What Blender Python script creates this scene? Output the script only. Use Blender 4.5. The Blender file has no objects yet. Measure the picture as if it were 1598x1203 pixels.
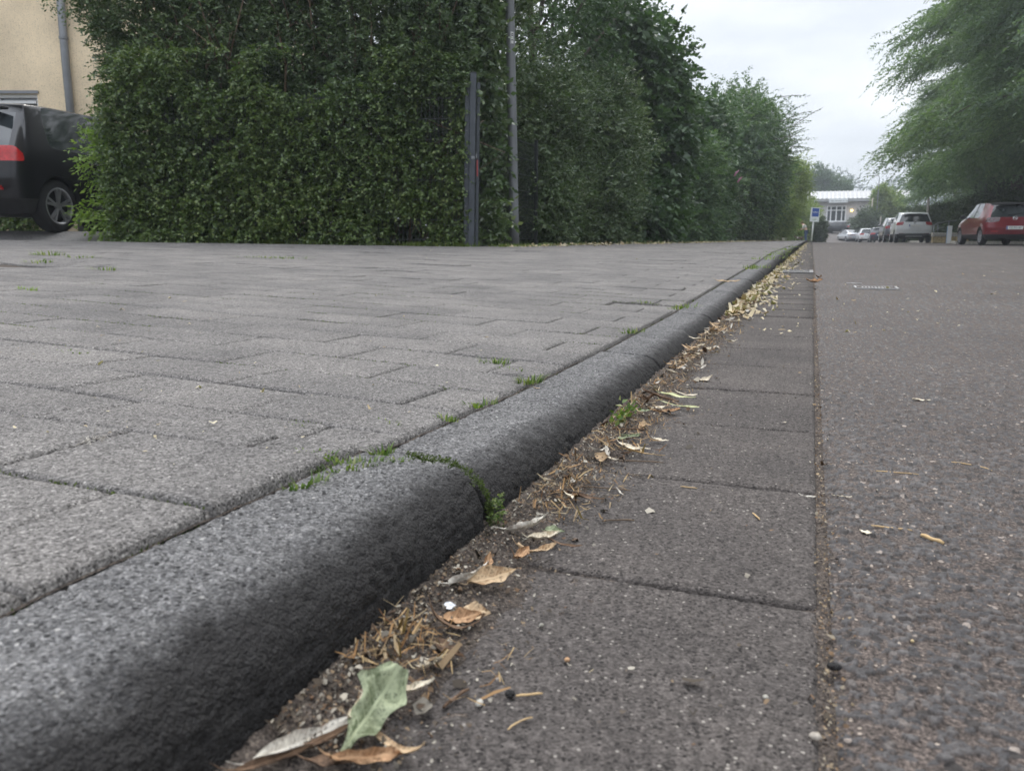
import bpy, bmesh, math, random
import numpy as np
from mathutils import Vector, Matrix
R = math.radians
random.seed(7)
SC = bpy.context.scene
COL = SC.collection
D = bpy.data

# ------------------------------------------------------------------ camera numbers (a phone lying low beside a kerb)
CAMH = 0.30
PITCH, YAW, FPX, PW, PH = R(10.66), R(20.54), 1230.0, 1598.0, 1203.0
FW = np.array([-math.sin(YAW)*math.cos(PITCH), math.cos(YAW)*math.cos(PITCH), -math.sin(PITCH)])
RT = np.array([math.cos(YAW), math.sin(YAW), 0.0])
UP = np.cross(RT, FW)
CP = np.array([0.0, 0.0, CAMH])

def ray(px, py):
    return FW*FPX + RT*(px-PW/2) + UP*(PH/2-py)
def atz(px, py, z):
    d = ray(px, py); return CP + d*((z-CAMH)/d[2])
def atY(px, py, Y):
    d = ray(px, py); return CP + d*(Y/d[1])
def atX(px, py, X):
    d = ray(px, py); return CP + d*(X/d[0])
def atD(px, py, dist):
    d = ray(px, py); return CP + d*(dist/(d@FW))
def ground_at(px, py, fn):
    d = ray(px, py); t = 0.2/FPX
    for _ in range(4000):
        p = CP + d*t
        if p[2] <= fn(p[0], p[1]): break
        t *= 1.004
    return CP + d*t

# ------------------------------------------------------------------ noise in numpy
def h2(ix, iy, s):
    n = (ix.astype(np.int64)*374761393 + iy.astype(np.int64)*668265263 + s*982451653) & 0x7fffffff
    n = ((n ^ (n >> 13))*1274126177) & 0x7fffffff
    n = ((n ^ (n >> 15))*668265263) & 0x7fffffff
    return ((n ^ (n >> 16)) & 0xffffff)/float(0xffffff)
def vnoise(x, y, s=0):
    x = np.asarray(x, float); y = np.asarray(y, float)
    ix, iy = np.floor(x), np.floor(y); fx, fy = x-ix, y-iy
    fx = fx*fx*(3-2*fx); fy = fy*fy*(3-2*fy)
    a, b = h2(ix, iy, s), h2(ix+1, iy, s); c, d = h2(ix, iy+1, s), h2(ix+1, iy+1, s)
    return (a*(1-fx)+b*fx)*(1-fy) + (c*(1-fx)+d*fx)*fy
def fbm(x, y, s=0, o=3):
    v = 0; a = .5
    for k in range(o):
        v = v + a*(vnoise(x*2**k, y*2**k, s+k*17)-.5)*2; a *= .5
    return v
def worley(x, y, s=0):
    ix, iy = np.floor(x), np.floor(y)
    f1 = np.full(x.shape, 9.0); f2 = np.full(x.shape, 9.0); cid = np.zeros(x.shape)
    for dx in (-1, 0, 1):
        for dy in (-1, 0, 1):
            jx, jy = ix+dx, iy+dy
            d = np.hypot(jx+h2(jx, jy, s)-x, jy+h2(jx, jy, s+5)-y)
            c = h2(jx, jy, s+11); m = d < f1
            f2 = np.where(m, f1, np.minimum(f2, d)); cid = np.where(m, c, cid); f1 = np.where(m, d, f1)
    return f1, f2, cid
def sstep(a, b, x):
    t = np.clip((np.asarray(x, float)-a)/(b-a), 0, 1); return t*t*(3-2*t)

# ------------------------------------------------------------------ mesh helpers
def npmesh(name, V, F):
    """V (n,3); F (m,k) array with k = 3 or 4"""
    V = np.asarray(V, np.float32); F = np.asarray(F, np.int32)
    me = D.meshes.new(name); k = F.shape[1]
    me.vertices.add(len(V)); me.vertices.foreach_set('co', V.ravel())
    me.loops.add(F.size); me.loops.foreach_set('vertex_index', F.ravel())
    me.polygons.add(len(F)); me.polygons.foreach_set('loop_start', np.arange(0, F.size, k, dtype=np.int32))
    me.polygons.foreach_set('loop_total', np.full(len(F), k, np.int32))
    me.update(calc_edges=True)
    return me
def smooth(me, on=True):
    me.polygons.foreach_set('use_smooth', np.full(len(me.polygons), on)); me.update(); return me
def link(name, me, mat=None, parent=None, label=None, cat=None, group=None, kind=None, loc=None):
    o = D.objects.new(name, me); COL.objects.link(o)
    if mat is not None and me is not None and len(me.materials) == 0: me.materials.append(mat)
    if parent: o.parent = parent
    if label: o['label'] = label
    if cat: o['category'] = cat
    if group: o['group'] = group
    if kind: o['kind'] = kind
    if loc is not None: o.location = loc
    return o
def empty(name, loc, label, cat, rz=0, group=None):
    o = D.objects.new(name, None); COL.objects.link(o); o.location = loc; o.rotation_euler = (0, 0, rz)
    o.empty_display_size = .1
    o['label'] = label; o['category'] = cat
    if group: o['group'] = group
    return o
def gridfaces(nr, nc, off=0):
    i = np.arange(nr-1)[:, None]*nc + np.arange(nc-1)[None, :]
    return (np.stack([i, i+1, i+nc+1, i+nc], -1).reshape(-1, 4) + off)
def gridmesh(name, X, Y, Z):
    nr, nc = X.shape
    return smooth(npmesh(name, np.stack([X, Y, Z], -1).reshape(-1, 3), gridfaces(nr, nc)))
class MB:
    """collects boxes, tubes, prisms into one mesh"""
    def __init__(s): s.V = []; s.F = []; s.n = 0
    def add(s, V, F):
        V = [tuple(map(float, v)) for v in V]
        s.V += V; s.F += [tuple(int(i)+s.n for i in f) for f in F]; s.n += len(V); return s
    def box(s, c, size, rz=0, M=None):
        hx, hy, hz = [q/2 for q in size]; cs, sn = math.cos(rz), math.sin(rz); vs = []
        for z in (-hz, hz):
            for x, y in ((-hx, -hy), (hx, -hy), (hx, hy), (-hx, hy)):
                v = Vector((x*cs-y*sn, x*sn+y*cs, z))
                if M: v = M @ v
                vs.append((c[0]+v.x, c[1]+v.y, c[2]+v.z))
        return s.add(vs, [(3, 2, 1, 0), (4, 5, 6, 7), (0, 1, 5, 4), (1, 2, 6, 5), (2, 3, 7, 6), (3, 0, 4, 7)])
    def bar(s, a, b, w, h=None):
        a, b = Vector(a), Vector(b); h = h or w; d = (b-a).normalized()
        q = Vector((0, 0, 1)) if abs(d.z) < .95 else Vector((0, 1, 0))
        e1 = d.cross(q).normalized(); e2 = e1.cross(d); vs = []
        for p in (a, b):
            for i, j in ((-1, -1), (1, -1), (1, 1), (-1, 1)): vs.append(p+e1*i*w/2+e2*j*h/2)
        return s.add(vs, [(3, 2, 1, 0), (4, 5, 6, 7), (0, 1, 5, 4), (1, 2, 6, 5), (2, 3, 7, 6), (3, 0, 4, 7)])
    def tube(s, pts, rad, n=8, cap=True):
        pts = [Vector(p) for p in pts]
        if not hasattr(rad, '__len__'): rad = [rad]*len(pts)
        vs = []; e1 = None
        for k, p in enumerate(pts):
            d = (pts[min(k+1, len(pts)-1)]-pts[max(k-1, 0)]).normalized()
            if e1 is None: e1 = d.cross(Vector((.31, .2, .93)) if abs(d.z) < .9 else Vector((1, 0, 0))).normalized()
            e1 = (e1-d*e1.dot(d)).normalized(); e2 = d.cross(e1)
            for i in range(n):
                a = 2*math.pi*i/n; vs.append(p+(e1*math.cos(a)+e2*math.sin(a))*rad[k])
        F = []
        for k in range(len(pts)-1):
            for i in range(n): F.append((k*n+i, k*n+(i+1) % n, (k+1)*n+(i+1) % n, (k+1)*n+i))
        if cap: F += [tuple(range(n-1, -1, -1)), tuple((len(pts)-1)*n+i for i in range(n))]
        return s.add(vs, F)
    def lathe(s, prof, n=24, axis='z', c=(0, 0, 0)):
        vs = []
        for r, h in prof:
            for i in range(n):
                a = 2*math.pi*i/n; x, y = r*math.cos(a), r*math.sin(a)
                v = (x, y, h) if axis == 'z' else (h, x, y) if axis == 'x' else (x, h, y)
                vs.append(tuple(v[q]+c[q] for q in range(3)))
        F = []
        for k in range(len(prof)-1):
            for i in range(n): F.append((k*n+i, k*n+(i+1) % n, (k+1)*n+(i+1) % n, (k+1)*n+i))
        return s.add(vs, F)
    def mesh(s, name='mesh', sm=False):
        me = D.meshes.new(name); me.from_pydata(s.V, [], s.F); me.update()
        bm = bmesh.new(); bm.from_mesh(me); bmesh.ops.recalc_face_normals(bm, faces=bm.faces); bm.to_mesh(me); bm.free()
        if sm: smooth(me)
        return me
    def build(s, name, mat, parent=None, sm=False, **kw):
        return link(name, s.mesh(name, sm), mat, parent, **kw)
def bevel(o, w=.01, seg=2):
    m = o.modifiers.new('b', 'BEVEL'); m.width = w; m.segments = seg; m.limit_method = 'ANGLE'; return o

# ------------------------------------------------------------------ materials
def nodes(name):
    m = D.materials.new(name); m.use_nodes = True; nt = m.node_tree
    return m, nt, nt.nodes['Principled BSDF']
def N(nt, t, **kw):
    n = nt.nodes.new(t)
    for k, v in kw.items():
        if k in n.inputs: n.inputs[k].default_value = v
        else: setattr(n, k, v)
    return n
def L(nt, a, b): nt.links.new(a, b)
def ramp(nt, fac, stops):
    r = nt.nodes.new('ShaderNodeValToRGB'); e = r.color_ramp.elements
    while len(e) < len(stops): e.new(.5)
    for q, (p, c) in zip(e, stops): q.position = p; q.color = (*c, 1)
    L(nt, fac, r.inputs[0]); return r
def mixc(nt, fac, a, b, mode='MIX'):
    m = nt.nodes.new('ShaderNodeMix'); m.data_type = 'RGBA'; m.blend_type = mode
    for s, v in ((m.inputs[0], fac), (m.inputs[6], a), (m.inputs[7], b)):
        if hasattr(v, 'is_linked'): L(nt, v, s)
        elif isinstance(v, (int, float)): s.default_value = v
        else: s.default_value = (*v, 1)
    return m.outputs[2]
def wpos(nt):
    return nt.nodes.new('ShaderNodeNewGeometry').outputs['Position']
def noise(nt, vec, sc, det=3, ro=.55):
    n = N(nt, 'ShaderNodeTexNoise', Scale=sc, Detail=det, Roughness=ro); L(nt, vec, n.inputs['Vector']); return n.outputs[0]
def voro(nt, vec, sc, feat='F1'):
    n = N(nt, 'ShaderNodeTexVoronoi', Scale=sc); n.feature = feat; L(nt, vec, n.inputs['Vector']); return n
def bump(nt, h, b, dist=.002, st=1.0):
    n = N(nt, 'ShaderNodeBump', Strength=st, Distance=dist); L(nt, h, n.inputs['Height']); L(nt, n.outputs[0], b.inputs['Normal']); return n
def math2(nt, op, a, b=None):
    n = nt.nodes.new('ShaderNodeMath'); n.operation = op
    for i, v in enumerate((a, b)):
        if v is None: continue
        if hasattr(v, 'is_linked'): L(nt, v, n.inputs[i])
        else: n.inputs[i].default_value = v
    return n.outputs[0]
def plain(name, col, ro=.6, metal=0.0, var=.12, sc=6.0, coat=0.0, spec=.5):
    m, nt, b = nodes(name)
    n = noise(nt, wpos(nt), sc, 4)
    lo = tuple(c*(1-var) for c in col); hi = tuple(min(1, c*(1+var)) for c in col)
    r = ramp(nt, n, [(.3, lo), (.7, hi)]); L(nt, r.outputs[0], b.inputs['Base Color'])
    b.inputs['Roughness'].default_value = ro; b.inputs['Metallic'].default_value = metal
    b.inputs['Coat Weight'].default_value = coat; b.inputs['Coat Roughness'].default_value = .05
    b.inputs['Specular IOR Level'].default_value = spec
    return m
def granular(name, base, dark, light, chip, scales=(420, 160, 5), ro=.9, bd=.0012, dirtshade=None, g2c=.3, tone=False):
    """gritty mineral surface: fine grains, pale and dark specks, broad blotches"""
    m, nt, b = nodes(name); p = wpos(nt)
    va = voro(nt, p, scales[0]*1.25); sa = nt.nodes.new('ShaderNodeSeparateColor'); L(nt, va.outputs['Color'], sa.inputs[0])
    vb = voro(nt, p, scales[0]*.62); sb = nt.nodes.new('ShaderNodeSeparateColor'); L(nt, vb.outputs['Color'], sb.inputs[0])
    g = math2(nt, 'ADD', math2(nt, 'MULTIPLY', sa.outputs[0], .55), math2(nt, 'MULTIPLY', sb.outputs[1], .3))
    g = math2(nt, 'ADD', g, math2(nt, 'MULTIPLY', noise(nt, p, scales[0], 2, .7), .25))
    c = ramp(nt, g, [(.14, dark), (.3, tuple(.55*q+.45*w for q, w in zip(base, dark))), (.52, base), (.72, tuple(.6*q+.4*w for q, w in zip(base, light))), (.92, light)]).outputs[0]
    if tone:
        ta = nt.nodes.new('ShaderNodeAttribute'); ta.attribute_name = 'tone'
        c = mixc(nt, 1.0, c, ramp(nt, ta.outputs['Fac'], [(0, (.93, .93, .935)), (1, (1.06, 1.055, 1.05))]).outputs[0], 'MULTIPLY')
    g2 = ramp(nt, noise(nt, p, scales[0]*.3, 3, .7), [(.36, (1-g2c,)*3), (.64, (1+g2c*.97,)*3)]).outputs[0]
    c = mixc(nt, 1.0, c, g2, 'MULTIPLY')
    v = voro(nt, p, scales[1]); sep = nt.nodes.new('ShaderNodeSeparateColor'); L(nt, v.outputs['Color'], sep.inputs[0])
    r3 = math2(nt, 'MULTIPLY', sep.outputs[2], .42)
    pale = math2(nt, 'MULTIPLY', math2(nt, 'GREATER_THAN', sep.outputs[0], .9), math2(nt, 'LESS_THAN', v.outputs['Distance'], r3))
    c = mixc(nt, math2(nt, 'MULTIPLY', pale, .75), c, chip)
    darkm = math2(nt, 'MULTIPLY', math2(nt, 'LESS_THAN', sep.outputs[1], .24), math2(nt, 'LESS_THAN', v.outputs['Distance'], .40))
    c = mixc(nt, math2(nt, 'MULTIPLY', darkm, .85), c, tuple(q*.7 for q in dark))
    bl = ramp(nt, noise(nt, p, scales[2], 5, .6), [(.32, (.72, .72, .73)), (.68, (1.12, 1.11, 1.1))]).outputs[0]
    c = mixc(nt, 1.0, c, bl, 'MULTIPLY')
    if dirtshade: c = dirtshade(nt, p, c)
    L(nt, c, b.inputs['Base Color']); b.inputs['Roughness'].default_value = ro; b.inputs['Specular IOR Level'].default_value = .3
    hh = math2(nt, 'ADD', math2(nt, 'MULTIPLY', va.outputs['Distance'], -.7), math2(nt, 'MULTIPLY', vb.outputs['Distance'], -1.0))
    hh = math2(nt, 'ADD', hh, noise(nt, p, scales[0]*.25, 3, .7))
    bump(nt, hh, b, bd, .9)
    return m, nt, b
def leafmat(name, cols, ro=.45, trans=.3, spec=.5, hue_noise=.6):
    m, nt, b = nodes(name); geo = nt.nodes.new('ShaderNodeNewGeometry')
    r = ramp(nt, geo.outputs['Random Per Island'], [(i/(len(cols)-1), c) for i, c in enumerate(cols)])
    n = ramp(nt, noise(nt, geo.outputs['Position'], hue_noise, 3), [(.3, (.72, .78, .8)), (.7, (1.25, 1.2, 1.0))])
    c = mixc(nt, 1.0, r.outputs[0], n.outputs[0], 'MULTIPLY')
    L(nt, c, b.inputs['Base Color']); b.inputs['Roughness'].default_value = ro; b.inputs['Specular IOR Level'].default_value = spec
    t = nt.nodes.new('ShaderNodeBsdfTranslucent')
    L(nt, mixc(nt, 1.0, c, (1.25, 1.5, .5), 'MULTIPLY'), t.inputs[0])
    mx = nt.nodes.new('ShaderNodeMixShader'); mx.inputs[0].default_value = trans
    L(nt, b.outputs[0], mx.inputs[1]); L(nt, t.outputs[0], mx.inputs[2]); L(nt, mx.outputs[0], nt.nodes['Material Output'].inputs[0])
    return m
def dryleaf(name, a, bcol, ro=.75):
    m, nt, b = nodes(name); tc = nt.nodes.new('ShaderNodeTexCoord')
    n = noise(nt, tc.outputs['Object'], 230, 5, .75); n2 = noise(nt, tc.outputs['Object'], 70, 3)
    c = ramp(nt, math2(nt, 'ADD', math2(nt, 'MULTIPLY', n, .5), math2(nt, 'MULTIPLY', n2, .5)), [(.40, a), (.58, bcol)])
    so_ = nt.nodes.new('ShaderNodeSeparateXYZ'); L(nt, tc.outputs['Object'], so_.inputs[0]); ay = math2(nt, 'ABSOLUTE', so_.outputs[1])
    vn = math2(nt, 'GREATER_THAN', math2(nt, 'SINE', math2(nt, 'MULTIPLY', math2(nt, 'SUBTRACT', so_.outputs[0], math2(nt, 'MULTIPLY', ay, .9)), 900.0)), .82)
    vn = math2(nt, 'MAXIMUM', math2(nt, 'MULTIPLY', vn, .35), math2(nt, 'MULTIPLY', math2(nt, 'LESS_THAN', ay, .0009), .8))
    sp = ramp(nt, noise(nt, tc.outputs['Object'], 210, 3, .7), [(.56, (0, 0, 0)), (.66, (1, 1, 1))])
    L(nt, mixc(nt, vn, mixc(nt, math2(nt, 'MULTIPLY', sp.outputs[0], .7), c.outputs[0], tuple(q*.35 for q in a)), tuple(min(1, q*1.15) for q in bcol)), b.inputs['Base Color']); b.inputs['Roughness'].default_value = ro; b.inputs['Specular IOR Level'].default_value = .25
    bump(nt, n, b, .0008, .6); return m
def paint(name, col, metal=.3, ro=.35):
    m, nt, b = nodes(name); n = noise(nt, wpos(nt), 3, 3)
    c = ramp(nt, n, [(.3, tuple(q*.92 for q in col)), (.7, tuple(min(1, q*1.06) for q in col))])
    L(nt, c.outputs[0], b.inputs['Base Color']); b.inputs['Metallic'].default_value = metal; b.inputs['Roughness'].default_value = ro
    b.inputs['Coat Weight'].default_value = 1.0; b.inputs['Coat Roughness'].default_value = .03; b.inputs['Specular IOR Level'].default_value = .2
    return m
def emit(name, col, st):
    m, nt, b = nodes(name); b.inputs['Base Color'].default_value = (*col, 1)
    b.inputs['Emission Color'].default_value = (*col, 1); b.inputs['Emission Strength'].default_value = st; return m

M = {}
# asphalt with stored chip value
def asphalt():
    m, nt, b = nodes('road_asphalt'); p = wpos(nt)
    at = nt.nodes.new('ShaderNodeAttribute'); at.attribute_name = 'chip'
    at2 = nt.nodes.new('ShaderNodeAttribute'); at2.attribute_name = 'tone'
    fines = ramp(nt, noise(nt, p, 330, 3, .7), [(.36, (.022, .0175, .015)), (.5, (.068, .055, .048)), (.64, (.165, .135, .117))]).outputs[0]
    stone = ramp(nt, at2.outputs['Fac'], [(0, (.030, .028, .027)), (.5, (.058, .053, .050)), (.85, (.105, .097, .091)), (1, (.14, .115, .095))]).outputs[0]
    stone = mixc(nt, .35, stone, ramp(nt, noise(nt, p, 500, 2, .7), [(.3, (.04, .04, .045)), (.7, (.17, .17, .175))]).outputs[0])
    c = mixc(nt, at.outputs['Fac'], fines, stone)
    v = voro(nt, p, 210); sep = nt.nodes.new('ShaderNodeSeparateColor'); L(nt, v.outputs['Color'], sep.inputs[0])
    pale = math2(nt, 'MULTIPLY', math2(nt, 'GREATER_THAN', sep.outputs[0], .955), math2(nt, 'LESS_THAN', v.outputs['Distance'], .3))
    c = mixc(nt, pale, c, (.34, .29, .24))
    v2 = voro(nt, p, 75); s2 = nt.nodes.new('ShaderNodeSeparateColor'); L(nt, v2.outputs['Color'], s2.inputs[0])
    c = mixc(nt, math2(nt, 'MULTIPLY', math2(nt, 'GREATER_THAN', s2.outputs[0], .86), math2(nt, 'LESS_THAN', v2.outputs['Distance'], .24)), c, (.27, .235, .205))
    c = mixc(nt, math2(nt, 'MULTIPLY', math2(nt, 'LESS_THAN', s2.outputs[1], .22), math2(nt, 'LESS_THAN', v2.outputs['Distance'], .36)), c, (.04, .036, .034))
    c = mixc(nt, 1.0, c, ramp(nt, noise(nt, p, 60, 4, .75), [(.34, (.66, .65, .64)), (.66, (1.32, 1.31, 1.3))]).outputs[0], 'MULTIPLY')
    bl = ramp(nt, noise(nt, p, 1.4, 5, .65), [(.3, (.82, .8, .8)), (.7, (1.15, 1.13, 1.12))]).outputs[0]
    c = mixc(nt, 1.0, c, bl, 'MULTIPLY')
    L(nt, c, b.inputs['Base Color']); b.inputs['Roughness'].default_value = .82; b.inputs['Specular IOR Level'].default_value = .35
    hh = math2(nt, 'ADD', noise(nt, p, 300, 3, .7), math2(nt, 'MULTIPLY', voro(nt, p, 105).outputs['Distance'], 1.2))
    bump(nt, hh, b, .0014, .9); return m
M['road'] = asphalt()
M['gutter'] = granular('gutter_concrete', (.078, .068, .062), (.026, .022, .020), (.15, .132, .121), (.36, .33, .29), (430, 270, 4), g2c=.2)[0]
M['paver'] = granular('paver_concrete', (.152, .143, .135), (.050, .046, .043), (.31, .293, .276), (.5, .475, .44), (470, 300, 3.5), tone=True, g2c=.22)[0]
def kerb_shade_dirt(nt, p, c):
    # bituminous splash plus painted shade: ragged dark coat low on the kerb's road side
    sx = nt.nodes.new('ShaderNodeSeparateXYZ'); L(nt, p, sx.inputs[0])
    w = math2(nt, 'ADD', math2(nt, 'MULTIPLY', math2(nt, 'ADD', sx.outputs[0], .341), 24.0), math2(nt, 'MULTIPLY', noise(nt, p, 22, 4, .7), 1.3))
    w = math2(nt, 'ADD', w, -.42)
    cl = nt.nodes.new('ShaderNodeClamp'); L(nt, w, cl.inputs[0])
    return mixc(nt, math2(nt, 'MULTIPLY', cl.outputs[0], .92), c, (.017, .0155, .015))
M['kerb'] = granular('kerb_concrete', (.130, .127, .126), (.034, .033, .033), (.30, .294, .288), (.46, .445, .42), (460, 240, 7), bd=.0022, dirtshade=kerb_shade_dirt, g2c=.2)[0]
M['soil'] = granular('joint_soil', (.075, .061, .052), (.022, .018, .016), (.17, .14, .115), (.36, .24, .15), (520, 330, 22), 1.0)[0]
M['lot'] = granular('parking_lot_asphalt', (.2, .192, .187), (.1, .096, .093), (.3, .29, .28), (.4, .39, .37), (200, 90, 2))[0]
M['earth'] = granular('bare_earth', (.09, .075, .055), (.04, .033, .025), (.16, .14, .1), (.2, .18, .14), (60, 30, .6), 1.0, .004)[0]
M['palekerb'] = granular('pale_kerb_concrete', (.42, .40, .35), (.22, .2, .16), (.58, .56, .5), (.65, .63, .6), (90, 40, 1.5))[0]
M['grit'] = leafmat('grit', [(.04, .034, .03), (.07, .055, .045), (.13, .1, .08), (.05, .042, .038), (.26, .19, .13), (.16, .09, .055), (.085, .07, .06), (.48, .42, .36), (.06, .05, .045)], .9, 0, .2)
M['seam'] = leafmat('seam_grit', [(.05, .04, .033), (.14, .09, .06), (.24, .15, .09), (.07, .055, .045), (.36, .27, .18), (.1, .075, .06), (.45, .38, .3)], .9, 0, .2)
M['debris'] = leafmat('plant_debris', [(.1, .05, .025), (.24, .13, .06), (.34, .2, .1), (.42, .3, .17), (.15, .085, .045), (.5, .4, .27)], .85, .05, .2)
M['litter'] = leafmat('leaf_litter', [(.4, .33, .24), (.54, .47, .37), (.24, .165, .1), (.6, .54, .44), (.33, .24, .15), (.48, .41, .31), (.16, .11, .08)], .8, .1, .2)
M['tan'] = dryleaf('tan_leaf', (.26, .16, .085), (.58, .43, .27))
M['pale'] = dryleaf('pale_leaf', (.40, .33, .23), (.72, .64, .5))
M['greyleaf'] = dryleaf('grey_leaf', (.28, .24, .2), (.62, .58, .5))
M['brown'] = dryleaf('brown_leaf', (.055, .034, .022), (.17, .105, .065))
M['orange'] = dryleaf('orange_leaf', (.2, .105, .05), (.44, .27, .15))
M['wilt'] = dryleaf('wilted_green_leaf', (.085, .105, .05), (.33, .36, .23))
M['yellowgreen'] = dryleaf('yellow_green_leaf', (.38, .38, .17), (.62, .62, .38))
M['fresh'] = leafmat('fresh_green', [(.06, .10, .03), (.11, .17, .05), (.18, .23, .08), (.3, .3, .14)], .5, .3, .4)
M['moss'] = leafmat('moss', [(.05, .07, .025), (.085, .115, .035), (.14, .17, .06)], .8, .2, .2)
M['hedge'] = leafmat('hedge_leaf', [(.046, .078, .036), (.084, .132, .06), (.13, .184, .086), (.076, .114, .066), (.21, .25, .15)], .29, .22, .5)
M['ivy'] = leafmat('climber_leaf', [(.036, .064, .024), (.08, .126, .042), (.132, .186, .064), (.09, .138, .05), (.22, .26, .11)], .34, .28, .5)
M['lime'] = leafmat('lime_leaf', [(.13, .2, .045), (.21, .3, .075), (.3, .38, .13)], .45, .4, .4)
M['broad'] = leafmat('broad_leaf', [(.032, .065, .028), (.055, .105, .042), (.08, .14, .056), (.048, .088, .044)], .42, .25, .5)
M['arch'] = leafmat('arching_shrub_leaf', [(.052, .094, .052), (.085, .145, .076), (.125, .185, .095)], .45, .3, .45)
M['olive'] = leafmat('olive_shrub_leaf', [(.12, .17, .055), (.19, .24, .08), (.25, .29, .12)], .5, .35, .4)
M['locust'] = leafmat('feathery_leaf', [(.09, .138, .104), (.13, .19, .138), (.18, .243, .168), (.112, .162, .122)], .5, .38, .35, .35)
M['under'] = leafmat('undergrowth_leaf', [(.03, .05, .026), (.05, .078, .038), (.075, .1, .048)], .5, .2, .35)
M['fartree'] = leafmat('far_tree_leaf', [(.05, .09, .055), (.075, .125, .072), (.1, .155, .085)], .6, .25, .3, .3)
M['farwood'] = leafmat('far_wood_leaf', [(.06, .09, .08), (.08, .115, .1), (.1, .135, .115)], .8, .1, .1, .05)
M['bark'] = plain('bark', (.09, .075, .06), .95, 0, .4, 20)
M['palebark'] = plain('pale_bark', (.26, .24, .21), .95, 0, .3, 14)
M['twig'] = plain('twig', (.13, .09, .06), .9, 0, .4, 40)
M['straw'] = plain('straw', (.52, .36, .18), .8, 0, .2, 60)
M['galv'] = plain('galvanised_steel', (.22, .228, .24), .55, .35, .1, 5)
M['anthracite'] = plain('anthracite_steel', (.052, .060, .071), .42, .2, .15, 5)
M['rod'] = plain('fence_rod', (.03, .035, .036), .5, .2, .2, 8)
M['white'] = plain('white_paint', (.78, .79, .8), .4, 0, .04, 2)
M['whitepl'] = plain('white_plastic', (.7, .7, .7), .5, 0, .05, 4)
M['red'] = plain('red_reflector', (.3, .03, .03), .3, 0, .15, 30)
M['render'] = granular('yellow_render', (.80, .66, .46), (.76, .62, .43), (.83, .69, .49), (.82, .68, .48), (120, 60, .8), .95, .002, g2c=.05)[0]
M['greywall'] = granular('grey_render', (.56, .55, .56), (.5, .49, .5), (.62, .61, .62), (.55, .55, .55), (50, 20, .6), .95, .003, g2c=.05)[0]
M['roofmetal'] = plain('white_roof_sheet', (.36, .36, .355), .45, .1, .06, 1.2)
M['glass'] = plain('dark_glass', (.025, .03, .033), .06, 0, .2, 2, .5)
M['glasspale'] = plain('pale_window_glass', (.10, .115, .125), .05, 0, .15, 2, 1.0, .8)
M['tyre'] = plain('tyre_rubber', (.014, .014, .015), .85, 0, .2, 20)
M['rim'] = plain('alloy_rim', (.36, .36, .37), .35, .7, .1, 8)
M['plastic'] = plain('black_plastic', (.016, .016, .018), .55, 0, .2, 12)
M['taillight'] = plain('red_lens', (.36, .012, .014), .2, 0, .35, 22, .25)
M['darklens'] = plain('dark_red_lens', (.06, .01, .014), .12, 0, .2, 12, 1.0)
M['paintblack'] = paint('black_paint', (.004, .004, .006), .0, .45); M['paintblack'].node_tree.nodes['Principled BSDF'].inputs['Coat IOR'].default_value = 1.4
M['paintred'] = paint('red_paint', (.17, .010, .018), .15, .35)
M['paintwhite'] = paint('white_car_paint', (.72, .73, .74), .0, .35)
M['paintgrey'] = paint('grey_car_paint', (.17, .18, .2), .5, .35)
M['paintnavy'] = paint('navy_car_paint', (.012, .018, .04), .3, .3)
M['paintsilver'] = paint('silver_car_paint', (.5, .51, .53), .6, .35)
M['chrome'] = plain('chrome', (.75, .75, .76), .15, 1.0, .05, 4)
M['plate'] = plain('number_plate_white', (.74, .74, .72), .45, 0, .04, 5)
M['eublue'] = plain('plate_blue', (.02, .07, .32), .45, 0, .05, 5)
M['ink'] = plain('black_ink', (.012, .012, .012), .6, 0, .1, 5)
M['signblue'] = plain('sign_blue', (.012, .065, .34), .4, 0, .1, 2)
M['signwhite'] = plain('sign_white', (.72, .75, .76), .4, 0, .05, 2)
M['signink'] = plain('grey_sign_lettering', (.3, .31, .3), .6, 0, .1, 3)
M['signgreen'] = plain('green_grey_lettering', (.3, .4, .26), .6, 0, .1, 3)
M['sandstone'] = granular('yellow_sandstone', (.45, .35, .19), (.32, .24, .12), (.56, .45, .27), (.6, .52, .36), (40, 16, .9), .95, .006)[0]
M['skin'] = plain('skin', (.56, .36, .27), .55, 0, .06, 8)
M['hair'] = plain('auburn_hair', (.2, .075, .035), .6, 0, .3, 30)
M['shirt'] = plain('pale_grey_top', (.5, .49, .47), .9, 0, .08, 12)
M['jeans'] = plain('blue_denim', (.035, .065, .14), .9, 0, .2, 20)
M['shoe'] = plain('white_shoe', (.75, .75, .74), .6, 0, .05, 9)
M['fur'] = plain('brown_fur', (.1, .065, .045), .95, 0, .45, 16)
M['furwhite'] = plain('white_fur', (.6, .57, .53), .95, 0, .1, 16)
M['lamp'] = emit('lit_wall_lamp', (1.0, .72, .25), 3.0)
M['paper'] = plain('crumpled_paper', (.7, .68, .72), .7, 0, .1, 30)
M['iron'] = plain('worn_iron', (.16, .155, .15), .5, .4, .25, 14)
M['marking'] = plain('worn_white_metal', (.36, .35, .34), .55, .1, .25, 25)

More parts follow.
